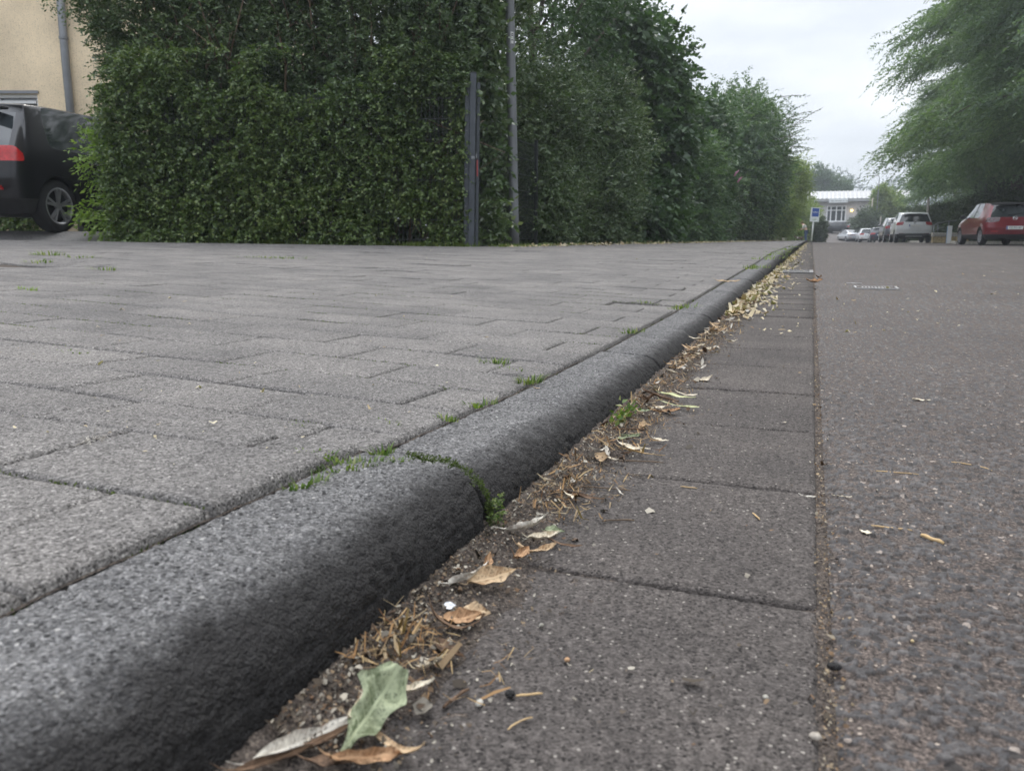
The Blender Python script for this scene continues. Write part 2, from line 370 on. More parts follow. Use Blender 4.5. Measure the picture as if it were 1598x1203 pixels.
# ------------------------------------------------------------------ ground shapes
def road_z(y):
    return np.interp(y, [-5, 45, 60, 80, 92, 98, 106, 122, 140, 700], [0, 0, -.07, -.24, -.3, -.26, .25, 1.5, 1.6, 1.6])
KJ = .70      # first kerb joint
def kerb_z(y):      # top at the kerb's back edge
    z = np.interp(y, [-5, .4, .70, .701, 1.1, 1.6, 2.6, 4.5, 7.2, 9.6, 30, 60, 70], [.085, .084, .080, .070, .056, .050, .048, .066, .088, .122, .122, .06, .04])
    return z
def hedge_x(y):
    return np.interp(y, [-5, 9.4, 11, 18, 27, 45, 60, 70], [-4.1, -4.1, -4.02, -3.7, -3.35, -2.7, -2.05, -1.8])
HOLE = (-4.02, 3.0)
def walk_z(x, y):
    x = np.asarray(x, float); y = np.asarray(y, float)
    zh = np.interp(y, [-5, 12, 18, 30, 60, 75], [.187, .183, .165, .13, .03, .0])
    hx = hedge_x(y); t = (-x-.43)/(-hx-.43); zk = kerb_z(y)+.006
    z = zk + (zh-zk)*np.clip(t, 0, 1) + .0155*np.maximum(0, -x-(-hx))
    # a sunken spot of old paving
    q = RT[0]*x+RT[1]*y
    dpt = np.exp(-(((x-HOLE[0])/.52)**2+((y-HOLE[1])/.36)**2)**2)
    return z - .05*dpt
SITE_R = np.array([RT[0], RT[1]]); SITE_F = np.array([-RT[1], RT[0]])
def atV(px, py, v):
    d = ray(px, py); return CP + d*(v/(d[0]*SITE_F[0]+d[1]*SITE_F[1]))
def site(u, v, z=0.0):      # u along the fence to the right, v away from the camera
    return (u*SITE_R[0]+v*SITE_F[0], u*SITE_R[1]+v*SITE_F[1], z)

# ------------------------------------------------------------------ road
def build_road():
    y = [-1.2]
    while y[-1] < .34: y.append(y[-1]+.05)
    y[-1] = .36
    while y[-1] < 150: y.append(y[-1]+min(max(.0011, .0036*y[-1]**2), 2.5))
    x = [.034]
    while x[-1] < .36: x.append(x[-1]+.0013)
    dx = .0013
    while x[-1] < 9.5: dx *= 1.02; x.append(x[-1]+dx)
    X, Y = np.meshgrid(np.array(x), np.array(y))
    wx = X + .004*fbm(X*60, Y*60, 3, 2); wy = Y + .004*fbm(X*60+9, Y*60, 4, 2)
    f1, f2, cid = worley(wx*165, wy*165, 2)
    edge = sstep(.015, .09, f2-f1); ka = h2(np.floor(cid*9999), np.floor(cid*777), 5); kb = h2(np.floor(cid*5555), np.floor(cid*333), 8); keep = (ka > .50).astype(float)
    chip = edge*keep
    amp = 1/(1+(Y/3.0)**3)
    Z = road_z(Y) + amp*(.0011*chip + .0010*fbm(X*210, Y*210, 8, 2) + 0.0016*cid*keep*edge + chip*f1*.0022*np.sin(ka*40+X*120*(kb-.5)+Y*120*(ka-.68))) + .004*fbm(X*1.3, Y*.7, 21, 2)*np.clip(Y-1, 0, 1)
    Z -= .004*sstep(.05, .034, X)*(.5+vnoise(X*80, Y*30, 6))
    me = gridmesh('road', X, Y, Z)
    a = me.attributes.new('chip', 'FLOAT', 'POINT'); far = sstep(5.0, 9.0, Y)
    a.data.foreach_set('value', (chip*(1-far)+.5*far*vnoise(X*90, Y*40, 1)*1.6).astype(np.float32).ravel())
    a = me.attributes.new('tone', 'FLOAT', 'POINT'); a.data.foreach_set('value', cid.astype(np.float32).ravel())
    link('road', me, M['road'], kind='structure')
build_road()

# gutter slabs
def build_gutter():
    V = []; F = []; n = 0
    def addgrid(X, Y, Z):
        nonlocal n
        V.append(np.stack([X, Y, Z], -1).reshape(-1, 3)); F.append(gridfaces(*X.shape, n)); n += X.size
    x0, x1 = -.276, .0235; pitch = .315
    rng = np.random.default_rng(3)
    k0 = -5
    for k in range(k0, 186):
        gp = .0022 if k < 5 else .0008 if k < 12 else .0003; ya = .655 + pitch*k + gp; yb = ya + pitch - 2*gp
        near = .2 < yb < 3.4
        st = .0033 if near and yb < 2 else .006 if near else .05 if yb < 9 else .3
        nx = max(4, int((x1-x0)/st)); ny = max(4, int((yb-ya)/st))
        xs = np.linspace(x0, x1, nx); ys = np.linspace(ya, yb, ny)
        xs = np.concatenate([[x0-.0005], xs, [x1+.0005]]); ys = np.concatenate([[ya-.0005], ys, [yb+.0005]])
        X, Y = np.meshgrid(xs, ys)
        tilt = rng.normal(0, .004 if k < 8 else .002, 2); off = rng.normal(0, .0010 if k < 8 else .0005)
        Z = road_z(Y) + off + (X-(x0+x1)/2)*tilt[0] + (Y-(ya+yb)/2)*tilt[1]*.6
        e = np.minimum(np.minimum(X-x0, x1-X), np.minimum(Y-ya, yb-Y))
        e = e + .0018*fbm(X*150, Y*150, 31, 2)
        Z -= (.0030 if k < 8 else .0008 if k < 12 else .0002)*sstep(.0055, 0, e)
        if near: Z += .0011*fbm(X*210, Y*210, 12, 3) + .0007*fbm(X*40, Y*40, 13, 2) - .0016*np.clip(vnoise(X*160, Y*160, 14)-.8, 0, 1)*4
        Z[0, :] -= .02; Z[-1, :] -= .02; Z[:, 0] -= .02; Z[:, -1] -= .02
        addgrid(X, Y, Z)
    me = smooth(npmesh('gutter', np.concatenate(V), np.concatenate(F)))
    link('gutter', me, M['gutter'], kind='structure')
    # soil in the joints, and the wedge of washed dirt along the kerb foot
    ys = np.concatenate([np.arange(-1, .25, .05), np.arange(.25, 3.2, .006), np.arange(3.2, 60, .08)]); xs = np.concatenate([np.linspace(-.296, -.15, 40), [-.13, 0, .02], np.linspace(.022, .042, 6)])
    X, Y = np.meshgrid(xs, ys)
    w = .030 + .035*vnoise(Y*5.5, Y*0, 41) + .02*vnoise(Y*21, Y*0, 42) + .012*sstep(.9, .35, Y)
    h = .0145*np.maximum(1-(X+.285)/w, -.25+0*X) + .0042*fbm(X*75, Y*75, 43, 4) + .0022*fbm(X*280, Y*280, 44, 2)
    Z = np.where(X < -.14, np.maximum(h, -.008), -.008)
    sm = np.where(X > .015, -.0055+.0025*vnoise(X*120, Y*60, 45)+.002*fbm(X*200, Y*200, 46, 2), 0)
    Z = np.where(X > .015, sm, Z) + road_z(Y)
    link('gutter_soil', gridmesh('gutter_soil', X, Y, Z), M['soil'], kind='structure')
build_gutter()

# kerb
def kerb_profile(y, n=46):
    """points from the road foot to the back edge, for arrays of y -> (len(y), n, 2)"""
    zt = kerb_z(y); t = sstep(7.6, 9.6, y)
    rad = np.minimum(.050*(1-t)+.020*t, zt*.9)
    out = []
    s = np.linspace(0, 1, n)
    for q in range(n):
        u = s[q]
        if u < .22:      # face
            f = u/.22; x = -.283-.006*f; z = -.02 + (zt-rad*.95+.02)*f
        elif u < .74:    # round
            a = (u-.22)/.52*math.pi/2
            x = -.289 - rad*1.12*(1-math.cos(a)); z = zt - rad*.95 - .004 + (rad*.95)*math.sin(a)
        elif u < .97:
            f = (u-.74)/.23; xa = -.289-rad*1.12; x = xa + (-.424-xa)*f; z = zt-.004+.004*f
        else:
            f = (u-.97)/.03; x = -.424-.003*f + 0*zt; z = zt - .035*f
        out.append(np.stack([x+0*zt, z+0*zt], -1))
    return np.stack(out, 1)
def build_kerb():
    V = []; F = []; n = 0
    bounds = [-.9, KJ] + [KJ+1.0*k for k in range(1, 62)]
    for a, b in zip(bounds[:-1], bounds[1:]):
        ya = a+(.0022 if a <= KJ else .0006); yb = b-(.0022 if b <= KJ else .0006)
        st = .0035 if b <= 1.8 else .009 if b < 3.9 else .04 if b < 12 else .25
        ys = np.arange(max(ya, .12) if a < 0 else ya, yb, st)
        if a < 0: ys = np.concatenate([np.linspace(ya, .12, 8)[:-1], ys])
        ys = np.unique(np.concatenate([ys, [yb]]))
        pr = kerb_profile(np.clip(ys, -5, KJ-.0001) if b <= KJ else ys, 64 if b < 2 else 40)
        if a == KJ: pr = kerb_profile(np.maximum(ys, KJ+.002), 64)
        X, Z = pr[..., 0].copy(), pr[..., 1].copy(); Y = np.repeat(ys[:, None], X.shape[1], 1)
        arc = np.cumsum(np.concatenate([np.zeros((len(ys), 1)), np.hypot(np.diff(X, axis=1), np.diff(Z, axis=1))], 1), 1)
        Nx = np.gradient(Z, axis=1); Nz = -np.gradient(X, axis=1); l = np.hypot(Nx, Nz)+1e-9; Nx /= l; Nz /= l
        if b < 4:
            d = .0016*fbm(arc*170, Y*170, 51, 3) + .0011*fbm(arc*45, Y*45, 52, 2) - .0045*np.clip(vnoise(arc*150, Y*150, 53)-.74, 0, 1)*2.6
            d -= .006*np.clip(vnoise(arc*60, Y*60, 57)-.8, 0, 1)*2
        else: d = 0*X
        e = np.minimum(Y-ya, yb-Y); d = d - (.006 if b <= KJ or a == KJ else .0015)*sstep(.009, 0, e*(1 if b <= KJ or a != KJ else np.where(Y < KJ+.3, 1, 3))+.002*fbm(arc*90, Y*90, 54, 2))
        d[0, :] -= .02; d[-1, :] -= .02
        X += Nx*d; Z += Nz*d + road_z(Y)
        V.append(np.stack([X, Y, Z], -1).reshape(-1, 3)); F.append(gridfaces(*X.shape, n)[:, ::-1]); n += X.size
    me = smooth(npmesh('kerb', np.concatenate(V), np.concatenate(F)))
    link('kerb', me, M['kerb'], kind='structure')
    ys = np.linspace(-.9, 62, 900); X, Y = np.meshgrid([-.300, -.34, -.40, -.446], ys)
    Z = np.stack([kerb_z(ys)-.05, kerb_z(ys)-.030, kerb_z(ys)-.022, kerb_z(ys)-.016+.006*fbm(ys*9, ys*0, 3, 3)], 1)
    link('kerb_bedding', gridmesh('kerb_bedding', X, Y, Z), M['soil'], kind='structure')
build_kerb()

# pavement of rectangular concrete pavers laid in rows across the walk
FEN_V = 10.02      # the fence stands this far in front of the camera
def build_pavement():
    rng = np.random.default_rng(11)
    V = []; F = []; T = []; n = 0
    row = .162; ln = .300; j = .0028
    for r in range(-7, 380):
        ya = .475 + row*r; yb = ya+row-.0024
        xe = -.432
        phase = .100 if r % 2 else .250
        xs = [xe, xe-phase]
        xl = -14.5 if ya < 11 else float(hedge_x(ya))-.8
        while xs[-1] > xl: xs.append(xs[-1]-ln)
        for xa, xb in zip(xs[:-1], xs[1:]):
            jj = j*rng.uniform(.6, 2.0); xR, xL = xa-jj/2, xb+jj/2; xm = (xR+xL)/2; ym = (ya+yb)/2
            v = xm*SITE_F[0]+ym*SITE_F[1]
            if xm < -4.1 and v > FEN_V-.10: continue
            if ym < -1 or (ym < .15 and xm < -1.4): continue
            if ((xm-HOLE[0])/.34)**2+((ym-HOLE[1])/.24)**2 < 1: continue
            d = math.hypot(xm, ym)
            near = d < 1.9 and ym > .12
            st = .0045 if d < 1.1 else .007
            bz = .004
            if near:
                gx = np.linspace(xL, xR, max(6, int((xR-xL)/st))); gy = np.linspace(ya, yb, max(6, int(row/st)))
            else:
                gx = np.array([xL, xL+bz, xR-bz, xR]); gy = np.array([ya, ya+bz, yb-bz, yb])
            gx = np.concatenate([[gx[0]-.0004], gx, [gx[-1]+.0004]]); gy = np.concatenate([[gy[0]-.0004], gy, [gy[-1]+.0004]])
            X, Y = np.meshgrid(gx, gy)
            tx, ty = rng.normal(0, .0050), rng.normal(0, .0022); off = rng.normal(0, .0007)
            if rng.random() < .06: off += rng.normal(0, .003)
            Zb = walk_z(X, Y) + off + (X-xm)*tx + (Y-ym)*ty
            e = np.minimum(np.minimum(X-xL, xR-X), 1.35*np.minimum(Y-ya, yb-Y)+.0004)
            if near:
                e = e + .0022*fbm(X*120, Y*120, 61, 2)
                Zb += .0009*fbm(X*230, Y*230, 62, 3) + .0006*fbm(X*45, Y*45, 63, 2)
            Zb -= .0040*sstep(.0065, 0, e)
            Zb[0, :] -= .03; Zb[-1, :] -= .03; Zb[:, 0] -= .03; Zb[:, -1] -= .03
            V.append(np.stack([X, Y, Zb], -1).reshape(-1, 3)); F.append(gridfaces(*X.shape, n)); n += X.size; T.append(np.full(X.size, rng.random()))
    me = smooth(npmesh('pavement', np.concatenate(V), np.concatenate(F)))
    me.attributes.new('tone', 'FLOAT', 'POINT').data.foreach_set('value', np.concatenate(T).astype(np.float32))
    link('pavement', me, M['paver'], kind='structure')
    # sand and soil below the joints
    ys = np.concatenate([np.arange(-1, 3, .02), np.arange(3, 62, .25)]); us = np.linspace(0, 1, 60)**1.6
    Xl = np.where(ys < 11, -15.0, hedge_x(ys)-1.0); X = -.43 + (Xl[:, None]+.43)*us[None, :]; Y = np.repeat(ys[:, None], 60, 1)
    Z = walk_z(X, Y) - np.where(Y < 1.6, .0085, .0135) + .0035*fbm(X*25, Y*25, 71, 3)
    Z = np.where((X < -4.3) & (X*SITE_F[0]+Y*SITE_F[1] > FEN_V), Z-.03, Z)
    link('pavement_bedding', gridmesh('pavement_bedding', X, Y, Z), M['soil'], kind='structure')
build_pavement()

# ground sheet reaching the horizon
def build_ground():
    def ax(a, b, c, n): return np.concatenate([-np.geomspace(c, .5, n)+a, np.linspace(a, b, 40), np.geomspace(.5, c, n)+b])
    xs = ax(-12, 20, 700, 26); ys = np.concatenate([[-60, -30, -12, -5], np.linspace(-3, 150, 90), np.geomspace(155, 1200, 24)])
    X, Y = np.meshgrid(xs, ys)
    base = road_z(Y)-.6
    bank = np.where(X > 9.0, np.clip((X-9.0)*.22, 0, 3.0), 0); bank = bank*sstep(36, 42, Y) + .25*sstep(8.6, 9.4, X)
    left = np.where(X < -3.2, .62, 0)*(Y < 62) + np.where(X < 5.5, .5, 0)*(Y > 122)
    Z = base + bank + left + np.where(Y > 150, (Y-150)*.018, 0)
    Z = np.minimum(Z, 14)
    link('ground', gridmesh('ground', X, Y, Z), M['earth'], kind='structure')
build_ground()
# parking lot beside the yellow house
us = np.linspace(-20, -5.0, 40); vs = np.linspace(9.25, 30, 50)
U, Vv = np.meshgrid(us, vs); X = U*SITE_R[0]+Vv*SITE_F[0]; Y = U*SITE_R[1]+Vv*SITE_F[1]
Z = .262+.105*sstep(9.5, 10.15, Vv)+.006*fbm(X*2, Y*2, 5, 2)+.0155*np.maximum(0, -X-8.6)*.5
sel = Vv < 10.2
Z = np.where((U > -9.25) & (Vv < 10.4), Z-.14, Z)
link('parking_lot', gridmesh('parking_lot', X, Y, Z), M['lot'], kind='structure')

# right-hand pavement, its pale kerb and bank
def build_right():
    m = MB()      # pale kerb: along the parking strip, then across, then along the far pavement
    def run(pts, w=.14, z0=-.1, z1=.115):
        for a, b in zip(pts[:-1], pts[1:]):
            a, b = Vector(a), Vector(b); l = (b-a).length; k = max(1, int(l/1.0)); d = (b-a)/k
            for i in range(k):
                p = a+d*i; q = a+d*(i+1)-d.normalized()*.006
                zz = float(road_z((p.y+q.y)/2))
                m.bar((p.x, p.y, zz+(z0+z1)/2), (q.x, q.y, zz+(z0+z1)/2), w, z1-z0)
    run([(8.35, -4), (8.35, 39.0)]); run([(8.28, 39.07), (5.9, 39.07)]); run([(5.9, 39.2), (6.25, 44), (6.25, 62)])
    bevel(m.build('right_kerb', M['palekerb'], kind='structure'), .015)
    X, Y = np.meshgrid(np.linspace(8.42, 11.2, 8), np.linspace(-4, 39, 60))
    link('right_pavement', gridmesh('right_pavement', X, Y, road_z(Y)+.10+.01*fbm(X, Y, 4, 2)), M['lot'], kind='structure')
    X, Y = np.meshgrid(np.linspace(0, 1, 14), np.linspace(39.14, 62, 40)); x0 = np.interp(Y, [39, 44, 62], [5.98, 6.33, 6.33])
    X = x0+(11.2-x0)*X
    link('planted_strip', gridmesh('planted_strip', X, Y, road_z(Y)+.09+.02*fbm(X*2, Y*2, 4, 3)), M['earth'], kind='structure')
build_right()

# ------------------------------------------------------------------ foliage
def nrm(a): return a/(np.linalg.norm(a, axis=-1, keepdims=True)+1e-9)
def sprays(rng, P, Dr, ln, nl, ll, lw, droop=.2, spread=.9, flat=.5, fold=.25, jit=.35):
    """leaves set alternately along short twigs: every leaf is two triangles folded on its midrib"""
    n = len(P); Dr = nrm(Dr); ln = np.broadcast_to(ln, (n,)) if not np.isscalar(ln) else np.full(n, ln)
    ln = ln*rng.uniform(.7, 1.3, n)
    S = nrm(np.cross(Dr, nrm(np.array([0, 0, 1.0])+.35*rng.normal(size=(n, 3)))))
    Vs = []; Fs = []; o = 0
    for k in range(nl):
        t = (k+.6)/nl
        pos = P + Dr*(ln*t)[:, None] - np.array([0, 0, 1.0])*(droop*ln*t*t)[:, None]
        sg = 1 if k % 2 else -1
        tip = nrm(Dr*(1.0-spread*.55) + S*sg*spread + rng.normal(0, jit, (n, 3)) - np.array([0, 0, droop*1.1])*t)
        if k == nl-1: tip = nrm(Dr+rng.normal(0, jit*.5, (n, 3))-np.array([0, 0, droop]))
        nor = nrm(np.array([0, 0, flat])+rng.normal(0, 1-flat*.6, (n, 3))*.8+.25*Dr)
        wd = nrm(np.cross(tip, nor)); nor = np.cross(wd, tip)
        sc = rng.uniform(.65, 1.2, n)*(1-.25*abs(t-.5))
        l = (ll*sc)[:, None]; w = (lw*sc)[:, None]
        a = pos; b = pos+tip*l; mid = pos+tip*l*.42+nor*w*fold
        Vs.append(np.stack([a, mid+wd*w*.5, b, mid-wd*w*.5], 1).reshape(-1, 3))
        i = np.arange(n)[:, None]*4+o
        Fs.append(np.concatenate([i+np.array([[0, 1, 2]]), i+np.array([[0, 2, 3]])], 0)); o += 4*n
    return np.concatenate(Vs), np.concatenate(Fs)
def join(parts):
    V = []; F = []; n = 0
    for v, f in parts: V.append(v); F.append(f+n); n += len(v)
    return np.concatenate(V), np.concatenate(F)
def crown_points(rng, blobs, n, shell=.55, lump=.22):
    """points and outward directions through a union of lumpy ellipsoids [(c, r, weight)]"""
    Ps = []; Ds = []; tot = sum(b[2] for b in blobs)
    for bi, (c, r, w) in enumerate(blobs):
        k = int(n*w/tot); d = nrm(rng.normal(size=(k, 3)))
        ph = rng.uniform(0, 6.28, 8)
        lm = 1+lump*(np.sin(d[:, 0]*4+ph[0])*np.sin(d[:, 2]*5+ph[1])+.7*np.sin(d[:, 1]*7+ph[2])*np.sin(d[:, 2]*8+ph[3])+.5*np.sin(d[:, 0]*12+ph[4])*np.sin(d[:, 1]*11+ph[5]+d[:, 2]*9))
        rr = (shell+(1-shell)*rng.random(k)**.6)*lm
        Ps.append(np.array(c)+d*rr[:, None]*np.array(r)); Ds.append(d/np.array(r)*max(r))
    P = np.concatenate(Ps); Dv = nrm(np.concatenate(Ds)); return P, Dv
def clear_walk(P, y0=0, y1=62, x=None, keep=.12):
    return P
def trunk_mesh(base, top, r0, limbs, rng, n=9, wob=.12):
    m = MB(); b = Vector(base); t = Vector(top); pts = []; rad = []
    for i in range(8):
        f = i/7; pts.append(b.lerp(t, f)+Vector((rng.normal(0, wob)*f, rng.normal(0, wob)*f, 0))); rad.append(r0*(1-.7*f)*(1.25 if i == 0 else 1))
    m.tube(pts, rad, n)
    for p in limbs:
        k = int(rng.integers(2, 7)); s = pts[k]; e = Vector(p); q = s.lerp(e, .5)+Vector((0, 0, .12*(e-s).length))
        m.tube([s, q, e], [rad[k]*.6, rad[k]*.4, rad[k]*.12], 6)
    return m
def plant(name, label, cat, base, blobs, n, leaf, mat, seed, trunk=None, up=.25, drop=(-9, 99), group=None, shell=.5, lump=.25, r0=.12, cut=None, barkmat='bark', crownname='crown', inner=.75):
    """leaf = (spray length, leaves per spray, leaf length, leaf width, droop, spread, flat)"""
    rng = np.random.default_rng(seed); base = np.array(base, float)
    e = empty(name, tuple(base), label, cat, group=group)
    P, Dv = crown_points(rng, [(np.array(c), r, w) for c, r, w in blobs], n, shell, lump)
    if cut is not None:
        k = cut(P); P, Dv = P[k], Dv[k]
    Dv = nrm(Dv+np.array([0, 0, up])+rng.normal(0, .35, Dv.shape))
    sl, nl, ll, lw, dr, sp, fl = leaf
    V, F = sprays(rng, P, Dv, sl, nl, ll, lw, dr, sp, fl)
    Pi, Di = crown_points(rng, [(np.array(c), np.array(r)*.78, w) for c, r, w in blobs], int(n*inner), .15, lump)
    if cut is not None: ki = cut(Pi+np.array([.25, 0, 0])); Pi, Di = Pi[ki], Di[ki]
    if len(Pi): V, F = join([(V, F), sprays(rng, Pi, Di+rng.normal(0, 1, Di.shape), sl*1.1, nl, ll*1.5, lw*1.7, dr, sp, .2)])
    me = npmesh(name+'_'+crownname, V-base, F); link(crownname, me, mat, e)
    limbs = [tuple(np.array(c)+rng.normal(0, .3, 3)*np.array(r)) for c, r, w in blobs for _ in range(5)]
    tp = trunk if trunk else tuple(np.mean([np.array(c) for c, r, w in blobs], 0))
    m = trunk_mesh(tuple(base), tp, r0, limbs, rng); m.V = [tuple(np.array(v)-base) for v in m.V]
    m.build('trunk', M[barkmat], e, True)
    return e

# --- the clipped hedge on the fence side
def build_hedge():
    rng = np.random.default_rng(21)
    u0, u1 = -9.05, -.02     # along the fence (u of the post is close to 0 minus a bit)
    pu = -4.05*SITE_R[0]+9.36*SITE_R[1]     # post position along u
    left = pu-4.62
    base = site((left+pu)/2, FEN_V+.6, .2)
    e = empty('hedge', base, 'tall dense dark green hedge behind the fence, between black car and gate post', 'hedge')
    parts = []
    def bulge(u, z):
        return .42*fbm(u*.8, z*.9, 81, 2)+.42*fbm(u*2.4+5, z*2.4, 82, 2)+.16*fbm(u*6, z*6, 84, 2)
    n = 10500
    u = rng.uniform(left-.1, pu+.1, n); z = .22+4.6*rng.random(n)
    dep = rng.random(n)**1.7*.85
    v = FEN_V+.30-bulge(u, z)*.9+dep - .10*sstep(1.6, 2.6, z) + .3*sstep(pu-1.9, pu-1.2, u)*sstep(1.1, .5, z)
    # left edge leans out as it rises, hollow lower down
    lim = left + .25*fbm(z*1.7, z*0, 83, 2) - .32*sstep(2.2, 3.2, z) + .14*sstep(1.2, .2, z)
    k = u > lim; u, z, v = u[k], z[k], v[k]
    P = np.stack(site(u, v, z), -1)
    out = -SITE_F
    Dv = np.stack([out[0]+0*u, out[1]+0*u, .45+0*u], -1)+rng.normal(0, .55, (len(u), 3))
    parts.append(sprays(rng, P, Dv, .19, 11, .060, .029, .15, .8, .5, .2))
    # left end face
    n = 2600; z = .25+4.4*rng.random(n); v = FEN_V+.3+rng.random(n)*1.0
    lim = left+.25*fbm(z*1.7, z*0, 83, 2)-.32*sstep(2.2, 3.2, z)+.14*sstep(1.2, .2, z)
    u = lim+.02+rng.random(n)**1.5*.4+.10*fbm(v*3, z*3, 85, 2)
    P = np.stack(site(u, v, z), -1); Dv = np.stack([-SITE_R[0]+0*u, -SITE_R[1]+0*u, .4+0*u], -1)+rng.normal(0, .6, (n, 3))
    parts.append(sprays(rng, P, Dv, .2, 10, .058, .027, .15, .8, .35, .2))
    # body behind
    n = 9500; u = rng.uniform(left+.3, pu+.35, n); z = .2+4.6*rng.random(n); v = FEN_V+.7+rng.random(n)*.8
    P = np.stack(site(u, v, z), -1); parts.append(sprays(rng, P, rng.normal(0, 1, (n, 3)), .25, 9, .105, .06, .1, .8, .3, .2))
    # loose shoots above the rest at top left
    n = 90; z = rng.uniform(2.9, 3.9, n); u = left-.25-rng.random(n)*.5; v = FEN_V+.4+rng.random(n)*.5
    P = np.stack(site(u, v, z), -1); Dv = np.stack([-SITE_R[0]*.7+0*u, -SITE_R[1]*.7+0*u, .8+0*u], -1)+rng.normal(0, .3, (n, 3))
    parts.append(sprays(rng, P, Dv, .32, 12, .055, .022, -.1, .8, .3, .2))
    V, F = join(parts); link('foliage', npmesh('hedge_foliage', V-np.array(base), F), M['hedge'], e)
    m = MB()
    for i in range(26):
        uu = left+.35+i*(4.2/26)+rng.normal(0, .05); p = [site(uu+rng.normal(0, .06)*k, FEN_V+.6+rng.normal(0, .05)*k, .15+k*.75) for k in range(6)]
        m.tube(p, [.022, .02, .017, .014, .01, .005], 5)
        for q in range(3):
            s = Vector(p[1+q]); m.tube([s, s+Vector((rng.normal(0, .25), -.3+rng.normal(0, .2), .35))], [.01, .003], 4)
    m.V = [tuple(np.array(v)-np.array(base)) for v in m.V]; m.build('stems', M['twig'], e, True)
    # the lighter climber growing through the fence
    base = site(pu-2.2, FEN_V, .2)
    e = empty('climbing_plant', base, 'lighter green small-leaved climber growing through the wire mesh before the hedge', 'climber')
    parts = []
    n = 9500; u = rng.uniform(left+.15, pu-.06, n); z = .22+2.3*rng.random(n)**1.15
    dens = vnoise(u*2.2, z*2.2, 91)+.3*vnoise(u*6, z*6, 92)+.15*(z < 1.4)-.35*(z < .55)*(u > pu-2.2); k = dens > .36+.30*sstep(1.2, 2.5, z+.5*fbm(u*1.5, z*.5, 97, 2))
    u, z = u[k], z[k]; v = FEN_V+.0-.24*rng.random(len(u))**1.6*(1-sstep(pu-1.3, pu-.3, u)*.7)+.16*rng.random(len(u))+.1*fbm(u*3, z*3, 93, 2)
    P = np.stack(site(u, v, z), -1); Dv = np.stack([out[0]*.6+0*u, out[1]*.6+0*u, .1+0*u], -1)+rng.normal(0, .7, (len(u), 3))
    parts.append(sprays(rng, P, Dv, .15, 9, .05, .034, .5, .9, .45, .15))
    V, F = join(parts); link('foliage', npmesh('climber_foliage', V-np.array(base), F), M['ivy'], e)
    m = MB()
    for i in range(40):
        uu = rng.uniform(left+.4, pu-.1); p = [site(uu+.12*k*rng.normal(), FEN_V+.06+.02*rng.normal(), .18+k*.38) for k in range(int(rng.integers(3, 6)))]
        m.tube(p, [.006]*len(p), 4)
    m.V = [tuple(np.array(v)-np.array(base)) for v in m.V]; m.build('stems', M['twig'], e, True)
    # bright sapling spilling out at the hedge's left end
    base = site(left+.12, FEN_V+.12, .25)
    e = empty('sapling', base, 'bright yellow-green young shrub at the hedge end by the black car wheel', 'shrub')
    P, Dv = crown_points(rng, [(site(left+.02, FEN_V+.15, .62), (.30, .2, .2), 1), (site(left+.02, FEN_V+.15, 1.28), (.2, .2, .34), 1.1), (site(left+.28, FEN_V+.1, .8), (.25, .15, .5), .7)], 210, .4, .2)
    Dv = nrm(Dv+np.array([-.5, -.25, .1])+rng.normal(0, .3, Dv.shape))
    V, F = sprays(rng, P, Dv, .2, 8, .085, .036, .35, .8, .5, .2); link('foliage', npmesh('sapling_foliage', V-np.array(base), F), M['lime'], e)
    m = MB()
    for q in ((-.3, .35), (.02, 1.0), (-.12, .7), (.2, .8)):
        m.tube([(0, 0, -.02), (q[0]*.4, 0, q[1]*.5), (q[0], -.05, q[1])], [.012, .009, .003], 5)
    m.build('stems', M['twig'], e, True)
    return pu, left
PU, HLEFT = build_hedge()

q = site(-11.2, 13.6, .4)
plant('low_hedge', 'low green hedge at the foot of the yellow house, seen beneath the black car', 'hedge', q, [(site(-12.4, 13.6, .75), (1.5, .5, .45), 1), (site(-10.2, 13.6, .75), (1.5, .5, .45), 1), (site(-8.4, 13.7, .75), (1.2, .5, .45), 1)], 1500, (.18, 9, .06, .03, .1, .8, .35), M['ivy'], 27, r0=.03)
